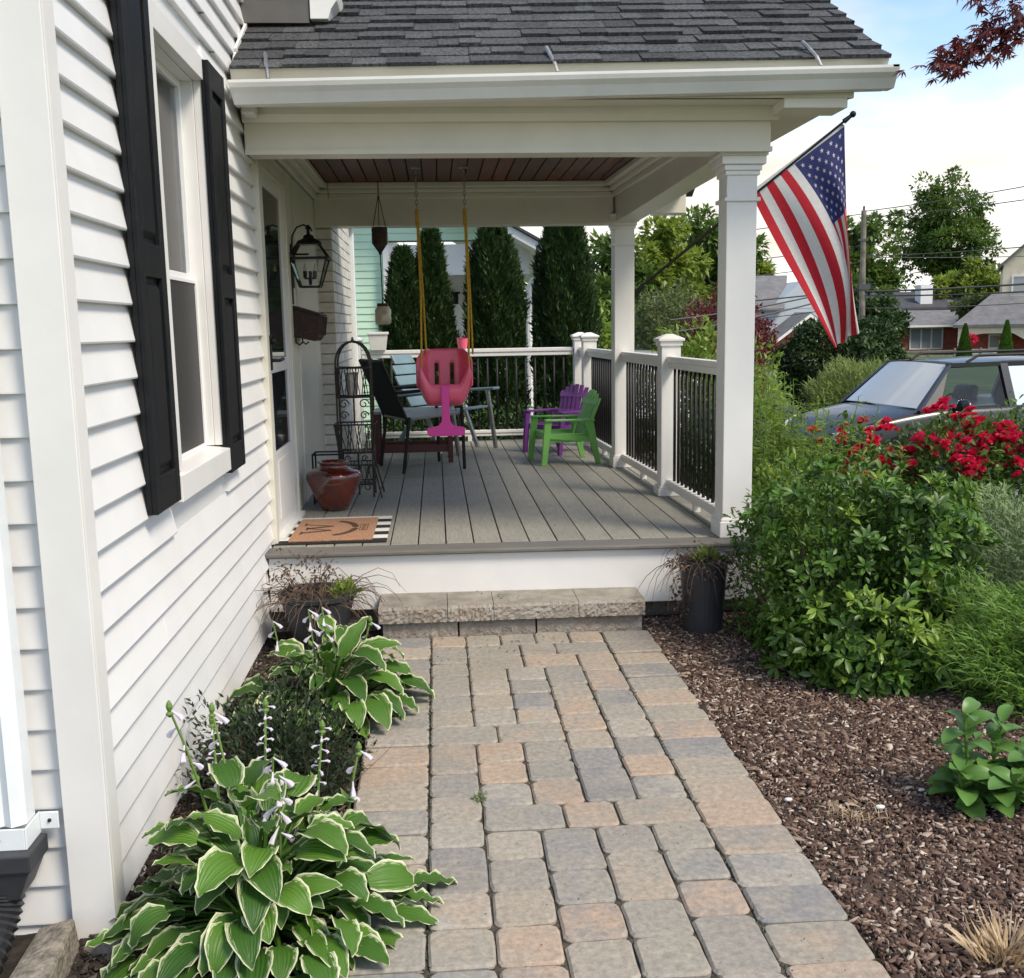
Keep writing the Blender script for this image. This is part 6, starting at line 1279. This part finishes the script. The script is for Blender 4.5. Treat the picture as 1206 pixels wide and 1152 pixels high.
# ------------------------------------------------------------ cars
paint_d = mk('dark_car_paint', (.011, .013, .017), .3, .04, 2, coat=.35, spec=.45); paint_w = mk('white_car_paint', (.68, .69, .70), .28, .03, 2, coat=1)
tyre = mk('tyre_rubber', (.018, .018, .018), .85); rim = mk('alloy_rim', (.35, .35, .36), .3, metal=.9)
carglass = clearglass('car_window', (.55, .62, .65)); ws_skyglass = glassmat('windscreen', (.46, .49, .50), .03)  # windscreen base is pale: the sky reflection is put into its colour
lampm = mk('headlamp', (.6, .62, .64), .1, coat=1); chrome = mk('chrome_trim', (.5, .5, .5), .15, metal=1)
def car(label, paint, loc, rz):
    t = thing('parked_car', label, 'car', loc, rz)
    xs = [-2.30, -2.22, -1.9, -1.3, -.6, .1, .6, 1.0, 1.25, 1.6, 1.9, 2.12, 2.26, 2.31]
    def prof(x):                        # belt height, half width at belt, half width at the flank, sill height
        belt = np.interp(x, [-2.3, -2.2, -1.5, 1.0, 1.3, 1.8, 2.15, 2.31], [.72, .98, 1.05, 1.02, .98, .90, .78, .62]); hw = np.interp(x, [-2.3, -2.1, -1.2, 1.2, 1.9, 2.2, 2.31], [.70, .84, .88, .89, .84, .70, .52]); sill = np.interp(x, [-2.3, -1.9, 1.9, 2.31], [.36, .26, .24, .30]); cen = np.interp(x, [-2.3, -2.1, .9, 1.3, 2.0, 2.31], [.80, 1.02, 1.07, 1.06, .94, .66]); return belt, hw, sill, cen
    V, F = [], []; rows = []
    for x in xs:
        b, hw, s, c_ = prof(x); half = [(hw*.93, s), (hw*1.0, s+.12), (hw*1.035, (s+b)/2), (hw*1.03, b-.12), (hw*.985, b), (hw*.90, b+.022), (hw*.55, c_-.008), (0, c_)]
        row = [(x, y, z) for y, z in half]+[(x, -y, z) for y, z in half[-2::-1]]; rows.append(row); V += row
    k = len(rows[0])
    for i in range(len(rows)-1):
        for j in range(k-1): F.append((i*k+j, i*k+j+1, (i+1)*k+j+1, (i+1)*k+j))
        F.append((i*k+k-1, i*k, (i+1)*k, (i+1)*k+k-1))
    F += [tuple(range(k))]+[tuple((len(rows)-1)*k+j for j in range(k))[::-1]]
    b_ = MB(); b_.v, b_.f = V, F; body = obj('body', b_, paint, t, smooth=True); md = body.modifiers.new('sub', 'SUBSURF'); md.levels = md.render_levels = 2
    cab = [(1.22, 1.03, .80), (.68, 1.55, .60), (.0, 1.615, .60), (-1.0, 1.60, .59), (-1.75, 1.46, .56), (-2.12, 1.06, .74)]
    roof_ = MB(); V, F = [], []
    for (x, z, hw) in cab[1:5]:
        for q in (-1, -.6, 0, .6, 1): V.append((x, hw*q, z-.03*q*q-(.02 if abs(q) == 1 else 0)))
    for i in range(3):
        for j in range(4): F.append((i*5+j, i*5+j+1, (i+1)*5+j+1, (i+1)*5+j))
    roof_.v, roof_.f = V, F; ro = obj('roof', roof_, paint, t, smooth=True); md = ro.modifiers.new('sub', 'SUBSURF'); md.levels = md.render_levels = 2; md = ro.modifiers.new('solid', 'SOLIDIFY'); md.thickness = .03
    beltz, bw = 1.015, .83
    def quadp(name, pts, mat, parent=None):
        m = MB(); m.quad(*pts); o_ = obj(name, m, mat, parent or t); 
        if mat is not carglass: md_ = o_.modifiers.new('s', 'SOLIDIFY'); md_.thickness = .006
        return o_
    W = [(1.24, -.76, 1.04), (1.24, .76, 1.04), (.74, .585, 1.53), (.74, -.585, 1.53)]
    n_ = 6; V, F = [], []
    for j in range(n_+1):
        q = j/n_
        for i in range(n_+1):
            u = i/n_; a0 = Vector(W[0]).lerp(Vector(W[1]), u); a1 = Vector(W[3]).lerp(Vector(W[2]), u); p = a0.lerp(a1, q); p.x += .10*(1-(2*u-1)**2)*(1-q*.5); p.z += .02*(1-(2*u-1)**2); V.append(tuple(p))
    for j in range(n_):
        for i in range(n_): F.append((j*(n_+1)+i, j*(n_+1)+i+1, (j+1)*(n_+1)+i+1, (j+1)*(n_+1)+i))
    m = MB(); m.v, m.f = V, F; obj('windscreen', m, ws_skyglass, t, smooth=True); quadp('rear_window', [(-1.78, -.5, 1.44), (-1.78, .5, 1.44), (-2.13, .66, 1.06), (-2.13, -.66, 1.06)], carglass)
    for s in (1, -1):
        def P(x, z): q = (z-beltz)/(1.57-beltz); return (x, s*(bw+(.60-bw)*q), z)
        quadp('side_window', [P(.98, beltz), P(.06, beltz), P(.06, 1.50), P(.74, 1.505)], carglass); quadp('side_window', [P(-.06, beltz), P(-.98, beltz), P(-1.02, 1.50), P(-.06, 1.51)], carglass); quadp('quarter_window', [P(-1.1, beltz), P(-1.75, beltz+.05), P(-1.6, 1.42), P(-1.13, 1.49)], carglass)
        quadp('pillar_panel', [(1.24, s*.76, 1.04), P(.98, beltz), P(.74, 1.505), (.74, s*.585, 1.53)], M['greyplastic']); quadp('pillar_panel', [(1.24, s*.76, 1.04), P(1.32, 1.0), P(.98, beltz-.01)], M['greyplastic'])
        pil = MB()
        def bar(a_, b2_, w_): pil.beam(a_, b2_, w_, .05, (0, s, 0))
        bar(P(1.26, beltz-.01), P(.72, 1.535), .035); bar(P(0, beltz-.02), P(0, 1.54), .10); bar(P(-1.04, beltz-.02), P(-1.07, 1.54), .09); bar(P(-1.8, beltz), P(-1.65, 1.47), .14); bar(P(.76, 1.525), P(-1.05, 1.535), .05); bar(P(-1.0, 1.53), P(-1.72, 1.46), .05); bar(P(1.1, beltz-.01), P(-1.9, beltz+.01), .03)
        obj('pillars', pil, paint if s else paint, t)
        obj('roof_rail', MB().tube([(.45, s*.56, 1.55), (.3, s*.57, 1.63), (-1.3, s*.56, 1.64), (-1.5, s*.55, 1.56)], .018, 8), M['iron'], t)
        mi = obj('wing_mirror', MB().ball((.80, s*1.03, 1.06), .11, 12, 8, .55, 1.15, .85), paint, t, smooth=True); obj('mirror_arm', MB().beam((.82, s*.86, 1.02), (.80, s*.97, 1.03), .05, .04), M['iron'], mi)
        obj('door_handle', MB().box(.10, .28, s*.90-.015, s*.90+.025, .86, .89), chrome, t, bev=.006); obj('door_handle', MB().box(-.98, -.80, s*.90-.015, s*.90+.025, .88, .91), chrome, t, bev=.006)
        obj('door_seam', MB().box(.0, .012, s*.905-.02, s*.905+.012, .38, 1.0), M['iron'], t); obj('door_seam', MB().box(1.02, 1.032, s*.905-.02, s*.905+.012, .42, .98), M['iron'], t)
        obj('headlight', MB().hexa([(1.95, s*.78, .70), (2.22, s*.60, .66), (2.24, s*.56, .76), (1.98, s*.80, .86), (1.85, s*.86, .78), (2.18, s*.70, .68), (2.20, s*.66, .78), (1.82, s*.85, .88)]), lampm, t, bev=.01)
        for x in (1.42, -1.38):
            w_ = obj('wheel', MB().tube([(x, s*.68, .35), (x, s*.90, .35)], .35, 24), tyre, t, bev=.02); obj('rim', MB().tube([(x, s*.895, .35), (x, s*.912, .35)], [.235, .21], 20), rim, w_)
            obj('wheel_arch', MB().tube([(x, s*.80, .37), (x, s*.925, .37)], .40, 24), M['iron'], t)
    obj('front_seat', MB().hexa([(-.25, .16, .7), (-.10, .16, .7), (-.10, .68, .7), (-.25, .68, .7), (-.36, .22, 1.22), (-.26, .22, 1.22), (-.26, .62, 1.22), (-.36, .62, 1.22)]).hexa([(-.37, .32, 1.25), (-.27, .32, 1.25), (-.27, .52, 1.25), (-.37, .52, 1.25), (-.38, .34, 1.40), (-.30, .34, 1.40), (-.30, .50, 1.40), (-.38, .50, 1.40)]), M['tabletop'], t, bev=.05); obj('front_seat', MB().hexa([(-.25, -.68, .7), (-.10, -.68, .7), (-.10, -.16, .7), (-.25, -.16, .7), (-.36, -.62, 1.22), (-.26, -.62, 1.22), (-.26, -.22, 1.22), (-.36, -.22, 1.22)]), M['tabletop'], t, bev=.05); obj('steering_wheel', MB().tube([(.48+.05*math.sin(q), .42+.17*math.cos(q), 1.02+.15*math.sin(q)) for q in np.linspace(0, 6.28, 15)], .014, 6), M['greyplastic'], t)
    obj('grille', MB().box(2.27, 2.315, -.45, .45, .42, .60), M['iron'], t); return t
car('dark grey crossover parked beyond the red roses', paint_d, (6.68, 12.65, -.58), R(189))
car('white car parked on the drive behind the side railing', paint_w, (3.45, 18.2, -.56), R(262))
